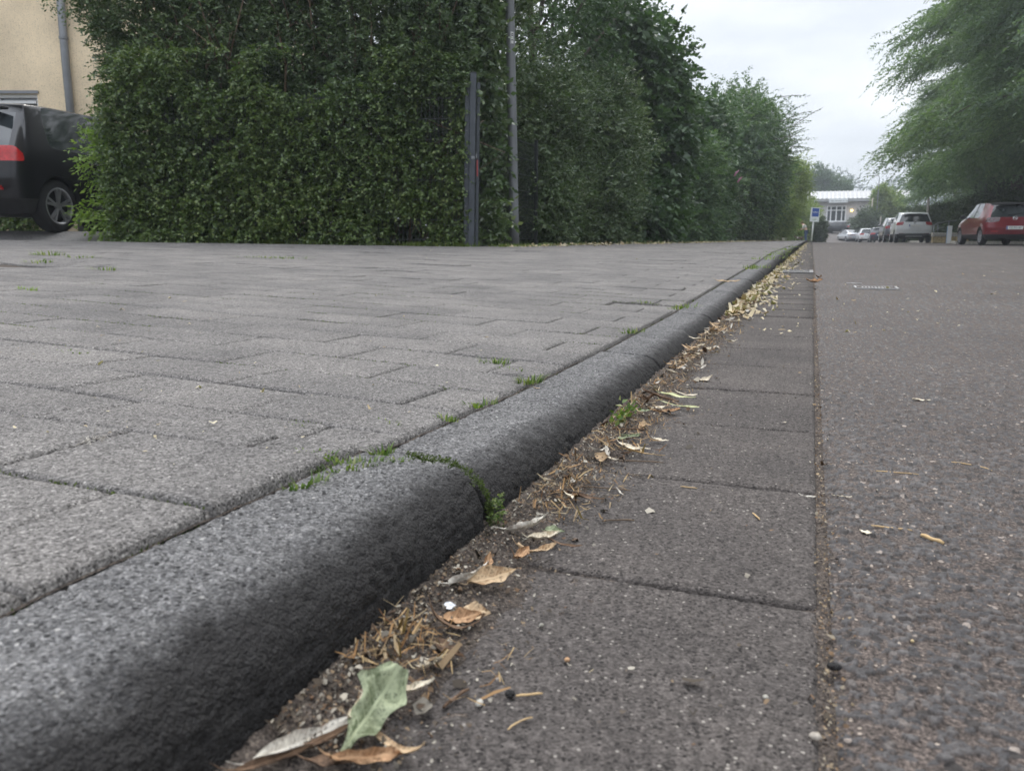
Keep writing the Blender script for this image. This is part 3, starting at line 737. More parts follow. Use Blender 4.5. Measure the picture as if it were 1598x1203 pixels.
# --- wire mesh fence and gate post
def build_fence():
    base = site(PU-2.2, FEN_V, .2)
    e = empty('mesh_fence', base, 'dark double-rod wire mesh fence overgrown with climber, left of the gate post', 'fence')
    def panel(a, b, z0, z1, par, name, n=.05):
        m = MB(); a = np.array(a); b = np.array(b); l = np.linalg.norm(b-a); k = int(l/n)
        for i in range(k+1):
            p = a+(b-a)*i/k; m.bar((p[0], p[1], z0), (p[0], p[1], z1), .006)
        h = z0+.03; d = (b-a)/l; nn = np.array([-d[1], d[0]])
        while h < z1+.001:
            for s in (-.006, .006):
                m.bar((a[0]+nn[0]*s, a[1]+nn[1]*s, h), (b[0]+nn[0]*s, b[1]+nn[1]*s, h), .008)
            h += .24
        m.V = [tuple(np.array(v)-np.array(par.location)) for v in m.V]
        return m.build(name, M['rod'], par)
    us = [HLEFT+.25, HLEFT+1.15, PU-1.9, PU-.1]
    for a, b in zip(us[:-1], us[1:]): panel(site(a+.03, FEN_V)[:2], site(b-.03, FEN_V)[:2], .24, 2.02, e, 'mesh_panel')
    for uu in (us[0], us[1], us[2]):
        m = MB().box(np.array(site(uu, FEN_V+.05, .8))-np.array(base), (.05, .05, 1.3), YAW); bevel(m.build('post', M['rod'], e), .006)
    b2 = (-4.16, 9.75, .2)
    e2 = empty('side_fence', b2, 'dark wire mesh fence running along the pavement behind the steel pole', 'fence')
    panel((-4.16, 9.62), (-4.2, 12.2), .24, 1.75, e2, 'mesh_panel')
    m = MB().box((-.02, 2.5, .75), (.05, .05, 1.7)); bevel(m.build('post', M['rod'], e2), .006)
    # gate post: three steel profiles side by side
    g = site(PU, FEN_V-.02, .17)
    e3 = empty('gate_post', g, 'anthracite steel gate post of square profiles with a red catch at the hedge corner', 'post', YAW)
    lean = .022
    def prof(x, y, w, d, h, nm, z0=0):
        m = MB(); m.box((0, 0, h/2), (w, d, h)); m.V = [(v[0]+x+lean*(v[2]+z0), v[1]+y, v[2]+z0) for v in m.V]
        o = m.build(nm, M['anthracite'], e3); bevel(o, .006, 2); return o
    prof(-.068, .03, .062, .06, 1.90, 'post_profile'); main = prof(.0, 0, .075, .08, 2.06, 'post_profile'); prof(.062, .05, .04, .06, 1.96, 'post_profile')
    m = MB().box((lean*2.06, 0, 2.064), (.079, .084, .012)); m.build('cap', M['plastic'], main)
    m = MB().box((.062+lean*.9, .014, .96), (.018, .012, .19)); m.build('catch', M['red'], e3)
    m = MB().box((.01+lean*1.05, -.044, 1.08), (.045, .008, .035)).box((.052+lean, -.01, 1.1), (.012, .05, .05)); bevel(m.build('lock_plate', M['galv'], e3), .003)
    for h in (.5, .95, 1.4, 1.8): MB().lathe([(0, -.006), (.007, -.006), (.007, 0)], 8, 'y', (-.075+lean*h, -.002, h)).build('bolt', M['galv'], e3)
build_fence()

# --- steel pole at the pavement edge
def build_pole():
    b = ground_at(803, 383, walk_z); b[2] = walk_z(b[0], b[1])
    t = atY(795.5, 0, b[1]-.05)
    e = empty('steel_pole', tuple(b), 'leaning grey galvanised steel pole with a small white sticker, in front of the hedge', 'pole')
    d = (t-b)/(t[2]-b[2])
    m = MB().tube([tuple(d*h) for h in (-.1, .5, 1.8, 3.2, 6.4)], [.067, .066, .064, .060, .05], 20)
    m.build('shaft', M['galv'], e, True)
    p = d*(2.78)
    ang = math.atan2(-b[1], -b[0])+.35; V = []; F = []
    for i in range(7):
        a = ang-.35+.7*i/6
        for h in (-.075, .075): V.append((p[0]+.0625*math.cos(a), p[1]+.0625*math.sin(a), p[2]+h))
    for i in range(6): F.append((2*i, 2*i+2, 2*i+3, 2*i+1))
    mm = MB(); mm.add(V, F); o = mm.build('sticker', M['whitepl'], e)
    mk = MB()
    for i, (h, w) in enumerate(((.05, .2), (.028, .36), (-.03, .3))):
        for k in range(4):
            a = ang-w/2+w*k/3; mk.box((p[0]+.0632*math.cos(a), p[1]+.0632*math.sin(a), p[2]+h), (.008, .006, .01), a)
    mk.build('print', M['ink'], o)
build_pole()

# --- growth along the pavement beyond the pole
def hx(y): return float(hedge_x(y))
cutw = lambda P: (P[:, 0] < hedge_x(P[:, 1])+.26+.24*np.clip((P[:, 2]-1.6)/2.0, 0, 1.6)) & (P[:, 2] > .1) & ~((P[:, 1] < 12.0) & (P[:, 0] > -4.5))
SMALL = (.2, 11, .06, .028, .12, .8, .35)
plant('privet_shrub', 'tall dark small-leaved shrub rising directly behind the steel pole', 'shrub', (-4.75, 11.2, .15),
      [((-4.75, 10.9, 1.0), (.75, 1.0, 1.1), 1), ((-4.85, 11.2, 2.6), (.95, 1.3, 1.5), 1.3), ((-4.9, 11.6, 4.0), (1.0, 1.3, 1.2), .9)], 5200, SMALL, M['hedge'], 31, cut=cutw, r0=.06)
plant('privet_shrub', 'dark small-leaved shrub standing second behind the steel pole, lower and fuller at its foot', 'shrub', (-4.7, 13.8, .15),
      [((-4.55, 13.4, .9), (.8, 1.6, 1.0), 1), ((-4.7, 14.0, 2.2), (.95, 1.6, 1.3), 1.2)], 4200, SMALL, M['hedge'], 32, cut=cutw, r0=.06)
plant('loose_tree', 'tall loose-crowned tree with the sky showing through its leaves, above the hedge beside the pole', 'tree', (-5.6, 16.2, .15),
      [((-5.2, 15.8, 4.6), (1.6, 2.2, 1.5), 1.1), ((-5.0, 17.3, 6.4), (1.6, 2.2, 1.6), 1.1), ((-6.2, 14.6, 6.2), (1.6, 2.0, 1.6), .8)], 1900, (.38, 9, .105, .052, .3, .85, .5), M['broad'], 33, shell=.3, lump=.35, r0=.11, inner=.15)
plant('privet_shrub', 'dark shrub with drooping twigs beneath the loose-crowned tree', 'shrub', (-4.5, 17.0, .15),
      [((-4.3, 16.6, 1.0), (.9, 1.9, 1.1), 1), ((-4.45, 17.2, 2.6), (1.0, 1.9, 1.3), 1.2)], 3600, (.25, 10, .08, .036, .2, .8, .35), M['hedge'], 34, cut=cutw, r0=.06)
plant('broadleaf_shrub', 'big shrub hung with broad heart-shaped leaves, tallest of the pavement shrubs', 'shrub', (-4.2, 21.5, .15),
      [((-3.95, 21.0, 1.2), (.9, 2.2, 1.3), .9), ((-4.1, 22.0, 3.0), (1.2, 2.3, 1.4), 1.2), ((-4.5, 22.2, 4.6), (1.2, 2.0, 1.2), .8), ((-4.9, 20.4, 5.4), (.9, 1.4, 1.0), .4)], 1900, (.4, 8, .17, .12, .45, .7, .4), M['broad'], 35, cut=cutw, r0=.09)
plant('butterfly_bush', 'lighter green arching shrub with two pink flower spikes, on the pavement edge', 'shrub', (-3.75, 27.5, .13),
      [((-3.5, 27.3, 1.0), (.6, 1.0, 1.0), 1), ((-3.7, 27.8, 2.5), (.7, 1.3, 1.2), .9)], 1000, (.45, 10, .16, .045, .35, .75, .45), M['arch'], 36, cut=cutw, r0=.05)
bb = D.objects['butterfly_bush']
for px, py in ((1146, 275), (1151, 285)):
    p = atY(px, py, 27.0); m = MB().tube([tuple(p), tuple(p+np.array([.06, -.03, .10])), tuple(p+np.array([.14, -.05, .17]))], [.026, .03, .008], 8)
    m.V = [tuple(np.array(v)-np.array(bb.location)) for v in m.V]; m.build('flower_spike', plain('pink_flower', (.5, .2, .33), .8, 0, .3, 60), bb, True)
plant('broadleaf_shrub', 'shrub with broad leaves half hidden behind the arching shrub', 'shrub', (-4.3, 30.5, .12),
      [((-3.9, 30.5, 1.6), (1.0, 2.2, 1.8), 1), ((-4.2, 31.0, 3.9), (1.2, 2.4, 1.7), 1)], 1500, (.42, 8, .16, .09, .4, .75, .4), M['broad'], 37, cut=cutw, r0=.09)
plant('arching_tree', 'wide feathery tree whose thin branches arch out over the far pavement', 'tree', (-3.5, 43.0, .08),
      [((-3.2, 39.0, 3.2), (1.1, 3.6, 3.0), 1), ((-2.9, 45.0, 4.0), (1.6, 4.0, 3.0), 1.2), ((-3.0, 51.0, 3.6), (1.5, 3.5, 2.8), .9), ((-3.6, 42.0, 6.0), (1.6, 3.4, 1.5), .6)], 2900, (.75, 12, .17, .08, .35, .8, .5), M['arch'], 38, shell=.45, lump=.3, r0=.14,
      cut=lambda P: (P[:, 0] < hedge_x(P[:, 1])+.25+.62*np.clip((P[:, 2]-2)/2, 0, 1.6)) & (P[:, 2] > .1))
rng = np.random.default_rng(77)
ar = D.objects['arching_tree']
P = np.array([[-1.75+.25*rng.normal(), 46+3*rng.normal(), 5.2+.8*rng.normal()] for _ in range(34)]); Dv = nrm(np.array([[1.0, -.2, .25]]*34)+rng.normal(0, .25, (34, 3)))
m = MB()
for a, b in zip(P, Dv): m.tube([tuple(a-b*.5), tuple(a+b*.5), tuple(a+b*1.15-np.array([0, 0, .1]))], [.022, .014, .005], 4)
m.V = [tuple(np.array(v)-np.array(ar.location)) for v in m.V]; m.build('outer_branches', M['bark'], ar, True)
V, F = sprays(rng, P, Dv, 1.15, 16, .17, .075, .1, .7, .5); link('leaves', npmesh('outer_leaves', V-np.array(ar.location), F), M['arch'], ar)
plant('privet_shrub', 'dark undergrowth shrub at the foot of the arching tree', 'shrub', (-3.4, 39.5, .1),
      [((-3.1, 38, 1.1), (.9, 4.5, 1.3), 1), ((-2.7, 46, 1.2), (.9, 4.5, 1.4), 1)], 2600, (.4, 9, .14, .06, .25, .8, .4), M['under'], 39, cut=lambda P: (P[:, 0] < hedge_x(P[:, 1])+.2) & (P[:, 2] > .02), r0=.05)
plant('olive_shrub', 'tall yellowish-green shrub leaning over the path, right of the arching tree', 'shrub', (-2.6, 58, .02),
      [((-2.1, 57, 2.2), (1.0, 2.5, 2.0), 1), ((-1.6, 59.5, 4.1), (1.1, 2.5, 1.6), .9)], 1500, (.6, 10, .15, .07, .3, .8, .5), M['olive'], 40, r0=.09, shell=.4)
plant('lime_bush', 'small bright lime-green bush just left of the bending person', 'shrub', (-1.45, 72, -.12),
      [((-1.4, 72, 1.0), (.5, .8, .75), 1)], 330, (.35, 9, .13, .07, .3, .8, .5), M['lime'], 41, r0=.04)
plant('round_hedge', 'dark clipped columnar bush behind the blue and white sign', 'shrub', (.55, 73.5, -.15),
      [((.5, 73.5, .55), (.55, .8, .8), 1), ((.5, 73.5, 1.2), (.5, .8, .65), .8)], 800, (.25, 9, .12, .06, .1, .8, .3), M['under'], 42, r0=.05)
plant('olive_shrub', 'pale green bushes behind the sign and in front of the grey building', 'shrub', (-1.6, 84, -.2),
      [((-1.3, 82, 1.8), (1.3, 3, 1.9), 1), ((-.6, 88, 2.0), (1.0, 3, 2.2), 1), ((-2.2, 80, 3.2), (1.2, 3, 1.9), .8)], 1500, (.6, 9, .19, .1, .3, .8, .5), M['olive'], 43, r0=.1)

# feathery trees on the right-hand bank
LOC = (.75, 18, .155, .055, .5, .62, .6)
def locust(seed, n=8000, H=16.0):
    rng = np.random.default_rng(seed); parts = []
    # tiers of drooping boughs
    m = MB(); pts = [Vector((rng.normal(0, .12)*i, rng.normal(0, .12)*i, H*.92*i/8)) for i in range(9)]
    m.tube(pts, [.24*(1-.85*i/8)+.01 for i in range(9)], 9)
    Ps = []; Ds = []
    nb = 40
    for i in range(nb):
        f = .19+.79*(i/nb); k = int(f*8); s = pts[k].lerp(pts[min(k+1, 8)], f*8-k)
        a = i*2.4+rng.normal(0, .4); ln = (4.0*(1-f)**.25+.4)*rng.uniform(.75, 1.2)
        d = Vector((math.cos(a), math.sin(a), 0)); rise = rng.uniform(.1, .45)
        bp = [s+d*ln*t+Vector((0, 0, ln*(rise*t-.75*rise*t*t-.22*t*t*t))) for t in (0, .25, .5, .75, 1)]
        m.tube(bp, [.075*(1-.6*f), .055*(1-.6*f), .035, .02, .006], 5, False)
        for q in range(n//nb):
            t = 1-rng.random()**1.3*.85; j = min(3, int(t*4)); p = bp[j].lerp(bp[j+1], t*4-j)
            p = p+Vector(rng.normal(0, .13+.055*ln, 3)*np.array([1, 1, .55]))
            sd = Vector((-d.y, d.x, 0))*rng.normal(0, .75)
            if p.z < 1.9+.25*rng.random(): continue
            Ps.append(p); Ds.append(d*1.0+sd+Vector((0, 0, rng.normal(-.05, .35))))
    V, F = sprays(rng, np.array([tuple(p) for p in Ps]), np.array([tuple(d) for d in Ds]), *LOC)
    return npmesh('feathery_crown', V, F), m.mesh('feathery_trunk', True)
LOCM = [locust(101), locust(102), locust(103)]
for i, (x, y, k, rz, sc, lab) in enumerate((
        (9.6, 35.0, 0, .3, 1.25, 'feathery-leaved tree overhanging the red car, nearest on the right bank'),
        (9.2, 42.5, 1, 1.9, 1.3, 'tall feathery-leaved tree on the right bank behind the red car'),
        (10.3, 50.0, 2, 4.0, 1.3, 'feathery-leaved tree rising behind the white car, reaching out to the sky'),
        (10.7, 58.0, 0, 2.6, 1.25, 'feathery-leaved tree behind the grey car on the right'),
        (12.2, 68.0, 1, 5.1, 1.15, 'feathery-leaved tree over the row of small far cars'),
        (14.0, 50.0, 1, .4, 1.35, 'feathery-leaved tree high on the bank behind the front row of trees'),
        (13.5, 41.0, 2, 2.0, 1.35, 'feathery-leaved tree in the second row behind the red car'),
        (11.2, 80.0, 2, .9, .85, 'smallest and farthest feathery-leaved tree, beside the grey building'))):
    e = empty('feathery_tree', (x, y, road_z(y)+.1+max(0, (x-9)*.2)), lab, 'tree', rz, 'feathery trees on the right bank'); e.scale = (sc, sc, sc)
    link('crown', LOCM[k][0], M['locust'], e); link('trunk', LOCM[k][1], M['palebark'] if i == 1 else M['bark'], e)
for x, y, k, rz, lab in ((12.2, 4.0, 0, 1.0, 'unseen feathery-leaved tree added for shade right of the street, level with the near gutter'), (12.6, 13.0, 1, 3.0, 'unseen feathery-leaved tree added for shade right of the street, level with the hedge'), (12.4, 22.0, 2, 5.0, 'unseen feathery-leaved tree added for shade right of the street, short of the red car')):  # unseen trees, added to darken the kerb face and car reflections
    e = empty('feathery_tree', (x, y, .15), lab, 'tree', rz, 'unseen feathery trees added along the near street for shade'); e.scale = (1.2, 1.2, 1.2)
    link('crown', LOCM[k][0], M['locust'], e); link('trunk', LOCM[k][1], M['bark'], e)
# undergrowth on the bank
for i, (x, y, w, h, lab) in enumerate((
        (10.8, 40.5, 3.6, 1.7, 'dark undergrowth bush on the bank right behind the red car roof'),
        (8.9, 43.5, 2.4, 1.6, 'dark bush above the sandstone wall beside the handrail'),
        (8.6, 51, 3.2, 1.9, 'dark bush on the bank behind the white car'),
        (7.9, 60, 3.2, 1.7, 'dark bush on the bank behind the grey car'),
        (7.4, 72, 3.2, 1.9, 'dark bush beyond the navy car'),
        (12.8, 34, 3.0, 2.2, 'dark bush right of the red car under the nearest feathery tree'),
        (12.0, 46, 3.5, 3.0, 'tall dark bush high on the bank between the tree trunks'),
        (11.0, 58, 4.0, 3.2, 'tall dark bush closing the gap between the far trunks'))):
    gz = float(road_z(y))+max(0, (x-9)*.2)
    plant('bank_bush', lab, 'bush', (x, y, gz), [((x, y, gz+h*.55), (w*.55, w*.6, h*.62), 1), ((x+.5, y+.8, gz+h), (w*.45, w*.5, h*.5), .6)], 1100, (.45, 10, .15, .07, .3, .8, .45), M['under'], 120+i, group='bushes on the right bank', r0=.05)
plant('sloe_bush', 'round dark bush at the corner of the grey building beside the lamp', 'bush', (5.6, 104, .3),
      [((6.1, 104, 1.8), (1.7, 2.5, 1.5), 1), ((7.2, 103, 1.2), (1.8, 2.2, 1.4), .7)], 1300, (.6, 10, .2, .1, .3, .8, .45), M['under'], 141, r0=.08)
plant('young_tree', 'light yellow-green young tree behind the far street lamp', 'tree', (7.4, 108, .6),
      [((8.4, 108, 4.0), (1.6, 2.2, 2.0), 1), ((7.6, 108, 5.2), (.9, 1.5, 1.1), .4)], 1100, (.6, 10, .2, .1, .3, .8, .45), M['olive'], 142, r0=.1)
plant('oak_tree', 'round dark green tree rising behind the roof of the grey building', 'tree', (.6, 152, 1.7),
      [((.4, 152, 8.0), (3.6, 4, 3.8), 1.4), ((3.4, 153, 7.2), (2.6, 3.5, 2.8), .8), ((-2.6, 152, 7.0), (2.4, 3.5, 3.2), .7)], 3200, (.8, 9, .34, .2, .2, .8, .45), M['fartree'], 143, r0=.3)
plant('leaning_poplar', 'tall yellowish tree between the arching tree and the round dark tree', 'tree', (-3.0, 84, -.2),
      [((-2.9, 84, 4.4), (1.3, 2.4, 2.6), 1)], 900, (.7, 10, .2, .1, .3, .8, .45), M['olive'], 144, r0=.12)
def far_wood():
    rng = np.random.default_rng(150); blobs = []
    for i in range(26):
        x = -60+i*6.5; blobs.append(((x+rng.normal(0, 2), 330+rng.normal(0, 8), 15.5+rng.normal(0, 1.4)), (6, 6, 5+rng.random()*2.5), 1))
        blobs.append(((x+rng.normal(0, 2), 322+rng.normal(0, 4), 10), (6, 6, 6), .7))
    P, Dv = crown_points(rng, blobs, 8000, .5, .25); V, F = sprays(rng, P, Dv, 1.6, 8, .8, .5, .1, .8, .4)
    link('far_wood', npmesh('far_wood', V, F), M['farwood'], label='distant wooded ridge showing above the roof of the grey building', cat='wood', kind='stuff')
far_wood()

# ------------------------------------------------------------------ buildings
def build_yellow_house():
    V0 = 14.6; g = .38
    base = site(-7.2, V0, g)
    e = empty('yellow_house', base, 'pale yellow rendered house with white window and grey downpipe, behind the black car', 'house', YAW)
    def quad_wall(u0, u1, z0, z1, hole):
        m = MB(); hu0, hu1, hz0, hz1 = hole
        for a, b, c, d in ((u0, hu0, z0, z1), (hu1, u1, z0, z1), (hu0, hu1, z0, hz0), (hu0, hu1, hz1, z1)):
            m.box(((a+b)/2, .15, (c+d)/2), (b-a, .3, d-c))
        return m
    # window whose right and top edges show above the car
    wr = atV(58, 147, V0); U = lambda p: p[0]*SITE_R[0]+p[1]*SITE_R[1]
    ur = U(wr)+7.2; zt = wr[2]-g; hole = (ur-1.5, ur, zt-1.35, zt)
    quad_wall(-14, 1.6, -.3, 6.2, hole).build('wall', M['render'], e)
    MB().box((-6, 4.2, 3), (15.5, 7.6, 6.4)).build('wall', M['render'], e)
    m = MB(); m.add([(-14.4, -.5, 6.2), (2.1, -.5, 6.2), (2.1, 8.4, 6.2), (-14.4, 8.4, 6.2), (-14.4, 3.9, 9.4), (2.1, 3.9, 9.4)], [(0, 1, 5, 4), (2, 3, 4, 5), (1, 2, 5), (3, 0, 4), (0, 3, 2, 1)])
    m.build('roof', plain('roof_tile', (.16, .06, .045), .85, 0, .25, 3), e)
    w = MB(); a, b, c, d = hole; f = .055
    w.box(((a+b)/2, .10, d-f/2), (b-a, .07, f)); w.box(((a+b)/2, .10, c+f/2), (b-a, .07, f))
    for x in (a+f/2, (a+b)/2, b-f/2): w.box((x, .10, (c+d)/2), (f if x != (a+b)/2 else .09, .066, d-c-2*f))
    wo = w.build('window', M['white'], e)
    MB().box(((a+b)/2, .13, (c+d)/2), (b-a-.02, .012, d-c-.02)).build('pane', M['glasspale'], wo)
    MB().box(((a+b)/2, .06, d-.13), (b-a-.12, .03, .05)).build('shutter_box', M['whitepl'], wo)
    MB().box(((a+b)/2, -.02, c-.02), (b-a+.1, .16, .03)).build('sill', M['galv'], wo)
    MB().box(((a+b)/2, -.012, d+.03), (b-a+.06, .03, .05)).build('lintel', M['galv'], wo)
    p0 = atV(103, 60, V0-.1); p1 = atV(109, 170, V0-.1)
    m = MB().tube([(U(p1)+7.2, -.09, -.3), (U(p1)+7.2, -.09, 2.9), (U(p0)+7.2, -.09, 6.0)], .066, 14)
    dp = m.build('downpipe', M['galv'], e, True)
    for h in (1.3, 3.3, 5.2):
        m = MB(); m.lathe([(.069, -.02), (.076, -.02), (.076, .02), (.069, .02)], 14, 'z', (U(p1)+7.2+(U(p0)-U(p1))*max(0, (h-2.9))/3.1, -.09, h))
        m.build('clip', M['galv'], dp)
build_yellow_house()

def build_grey_house():
    Y0 = 122.0; g = 1.5
    x0 = atY(1257, 345, Y0)[0]-3.2; x1 = x0+16
    base = ((x0+x1)/2, Y0, g)
    e = empty('grey_building', base, 'long single-storey grey building with white metal roof and French window, closing the street', 'building')
    B = np.array(base)
    def pt(px, py, dy=0): return atY(px, py, Y0+dy)-B
    hx0, hz1 = pt(1290.5, 322)[0], pt(1290, 321.5)[2]; hx1, hz0 = pt(1319.5, 346)[0], pt(1319, 346)[2]
    zt = pt(1300, 315)[2]; X0, X1 = x0-B[0], x1-B[0]
    m = MB()
    for a, b, c, d in ((X0, hx0, -.4, zt), (hx1, X1, -.4, zt), (hx0, hx1, -.4, hz0), (hx0, hx1, hz1, zt)): m.box(((a+b)/2, .15, (c+d)/2), (b-a, .3, d-c))
    m.build('wall', M['greywall'], e)
    MB().box(((X0+X1)/2, 5.2, (zt-.4)/2), (X1-X0-.02, 9.5, zt+.36)).build('wall', M['greywall'], e)
    # lighter plinth panel left of the window
    MB().box((hx0-1.2, -.02, .42), (2.0, .05, .9)).build('plinth', M['palekerb'], e)
    ridge = pt(1300, 298.8, 3.8)[2]
    rf = MB(); n = 30; xs = np.linspace(X0-.5, X1+.5, n*6+1); V = []; F = []
    for i, x in enumerate(xs):
        h = .07 if i % 6 in (0, 1) else 0
        V += [(x, -.75, zt+.38+h), (x, 3.8, ridge+h), (x, 9.9, zt+.6+h), (x, -.75, zt+.30), (x, 9.9, zt+.45)]
    for i in range(len(xs)-1):
        a = i*5; b = a+5; F += [(a, b, b+1, a+1), (a+1, b+1, b+2, a+2), (a+3, b+3, b, a), (a+3, a+4, b+4, b+3), (a+2, b+2, b+4, a+4)]
    F += [(0, 1, 2, 4, 3), tuple(len(V)-5+q for q in (3, 4, 2, 1, 0))]
    rf.add(V, F).build('roof', M['roofmetal'], e)
    MB().box(((X0+X1)/2, -.72, zt+.12), (X1-X0+1.0, .06, .34)).box(((X0+X1)/2, -.36, zt-.02), (X1-X0+1.0, .66, .05)).build('fascia', M['roofmetal'], e)
    gt = MB().tube([(X0-.5, -.84, zt+.02), (X1+.5, -.84, zt+.02)], .075, 10); gt.build('gutter_pipe', M['galv'], e, True)
    # French window
    f = MB(); w, t = hx1-hx0, .13
    f.box(((hx0+hx1)/2, .05, hz1-t/2), (w, .12, t)).box(((hx0+hx1)/2, .05, hz0+t/2), (w, .12, t)).box(((hx0+hx1)/2, .045, hz0+(hz1-hz0)*.72), (w-2*t, .11, t))
    for q, ww in ((.03, .14), (.22, .16), (.5, .17), (.78, .16), (.97, .14)):
        f.box((hx0+w*q, .052, (hz0+hz1)/2), (ww, .114, hz1-hz0-2*t))
    fo = f.build('window', M['white'], e)
    MB().box(((hx0+hx1)/2, .12, (hz0+hz1)/2), (w-.05, .02, hz1-hz0-.05)).build('pane', M['glass'], fo)
    MB().box(((hx0+hx1)/2, -.12, hz0-.08), (w+.4, .3, .07)).build('sill', M['white'], fo)
    # name board on the eaves: grey letters too far away to read
    bx0, bz1 = pt(1294, 311)[0], pt(1294, 310.8)[2]; bx1, bz0 = pt(1322.5, 317)[0], pt(1322, 316.8)[2]
    bo = MB().box(((bx0+bx1)/2, -.95, (bz0+bz1)/2), (bx1-bx0, .07, bz1-bz0)).build('name_board', M['signwhite'], e)
    le = MB(); rg = random.Random(4); x = bx0+.32
    for word in (3, 7, 2, 4):
        for q in range(word):
            hh = .2*rg.uniform(.8, 1.05); le.box((x, -.99, (bz0+bz1)/2-.02), (.055, .02, hh))
            if rg.random() < .75: le.box((x+.05, -.99, (bz0+bz1)/2-.02+rg.choice((-1, 0, 1))*.075), (.06, .018, .045))
            x += .128
        x += .1
    le.build('lettering', M['signink'], bo)
    for px, py, on in ((1329, 329, 1), (1282, 328.5, 0)):
        p = pt(px, py); l = MB().lathe([(0, -.11), (.13, -.11), (.17, .03), (.10, .15), (0, .17)], 12, 'z', (p[0], -.22, p[2]))
        lo = l.build('wall_lamp', M['lamp'] if on else M['signwhite'], e, True); MB().box((p[0], -.04, p[2]+.12), (.10, .12, .10)).build('bracket', M['rod'], lo)
build_grey_house()

# ------------------------------------------------------------------ cars
BODY, SIDEW, REARW, SCREEN, TAIL, DARK, WELL, LOW, PILL = range(9)
def text_mesh(s, size, name):
    cu = D.curves.new(name, 'FONT'); cu.body = s; cu.size = size; cu.extrude = .001; cu.align_x = 'CENTER'; cu.align_y = 'CENTER'
    o = D.objects.new(name, cu); COL.objects.link(o); dg = bpy.context.evaluated_depsgraph_get(); dg.update()
    me = D.meshes.new_from_object(o.evaluated_get(dg)); D.objects.remove(o); return me
def wheel(car, x, y, r, w, side, rimmat='rim', spokes=5):
    # the outer face points along x*side
    t = MB().lathe([(r*.66, -w/2+.01), (r*.86, -w/2), (r*.97, -w/2+.02), (r, -w*.28), (r, w*.28), (r*.97, w/2-.02), (r*.86, w/2), (r*.66, w/2-.01)], 40, 'x')
    wo = link('wheel', t.mesh('tyre_mesh', True), M['tyre'], car, loc=(x, y, r))
    m = MB(); f = side*w/2
    m.lathe([(r*.62, f*.4), (r*.70, f*.93), (r*.66, f*.98), (r*.615, f*.85), (r*.60, f*.3)], 40, 'x')
    m.lathe([(0, f*.82), (r*.15, f*.82), (r*.17, f*.6)], 16, 'x')
    for k in range(spokes):
        for s in (-.16, .16):
            a = 2*math.pi*k/spokes+.3; a2 = a+s
            m.bar((f*.74, r*.12*math.cos(a), r*.12*math.sin(a)), (f*.86, r*.65*math.cos(a2), r*.65*math.sin(a2)), r*.085, .03)
    m.build('rim', M[rimmat], wo)
    MB().lathe([(0, f*.35), (r*.6, f*.35)], 30, 'x').build('brake_disc', M['plastic'], wo)
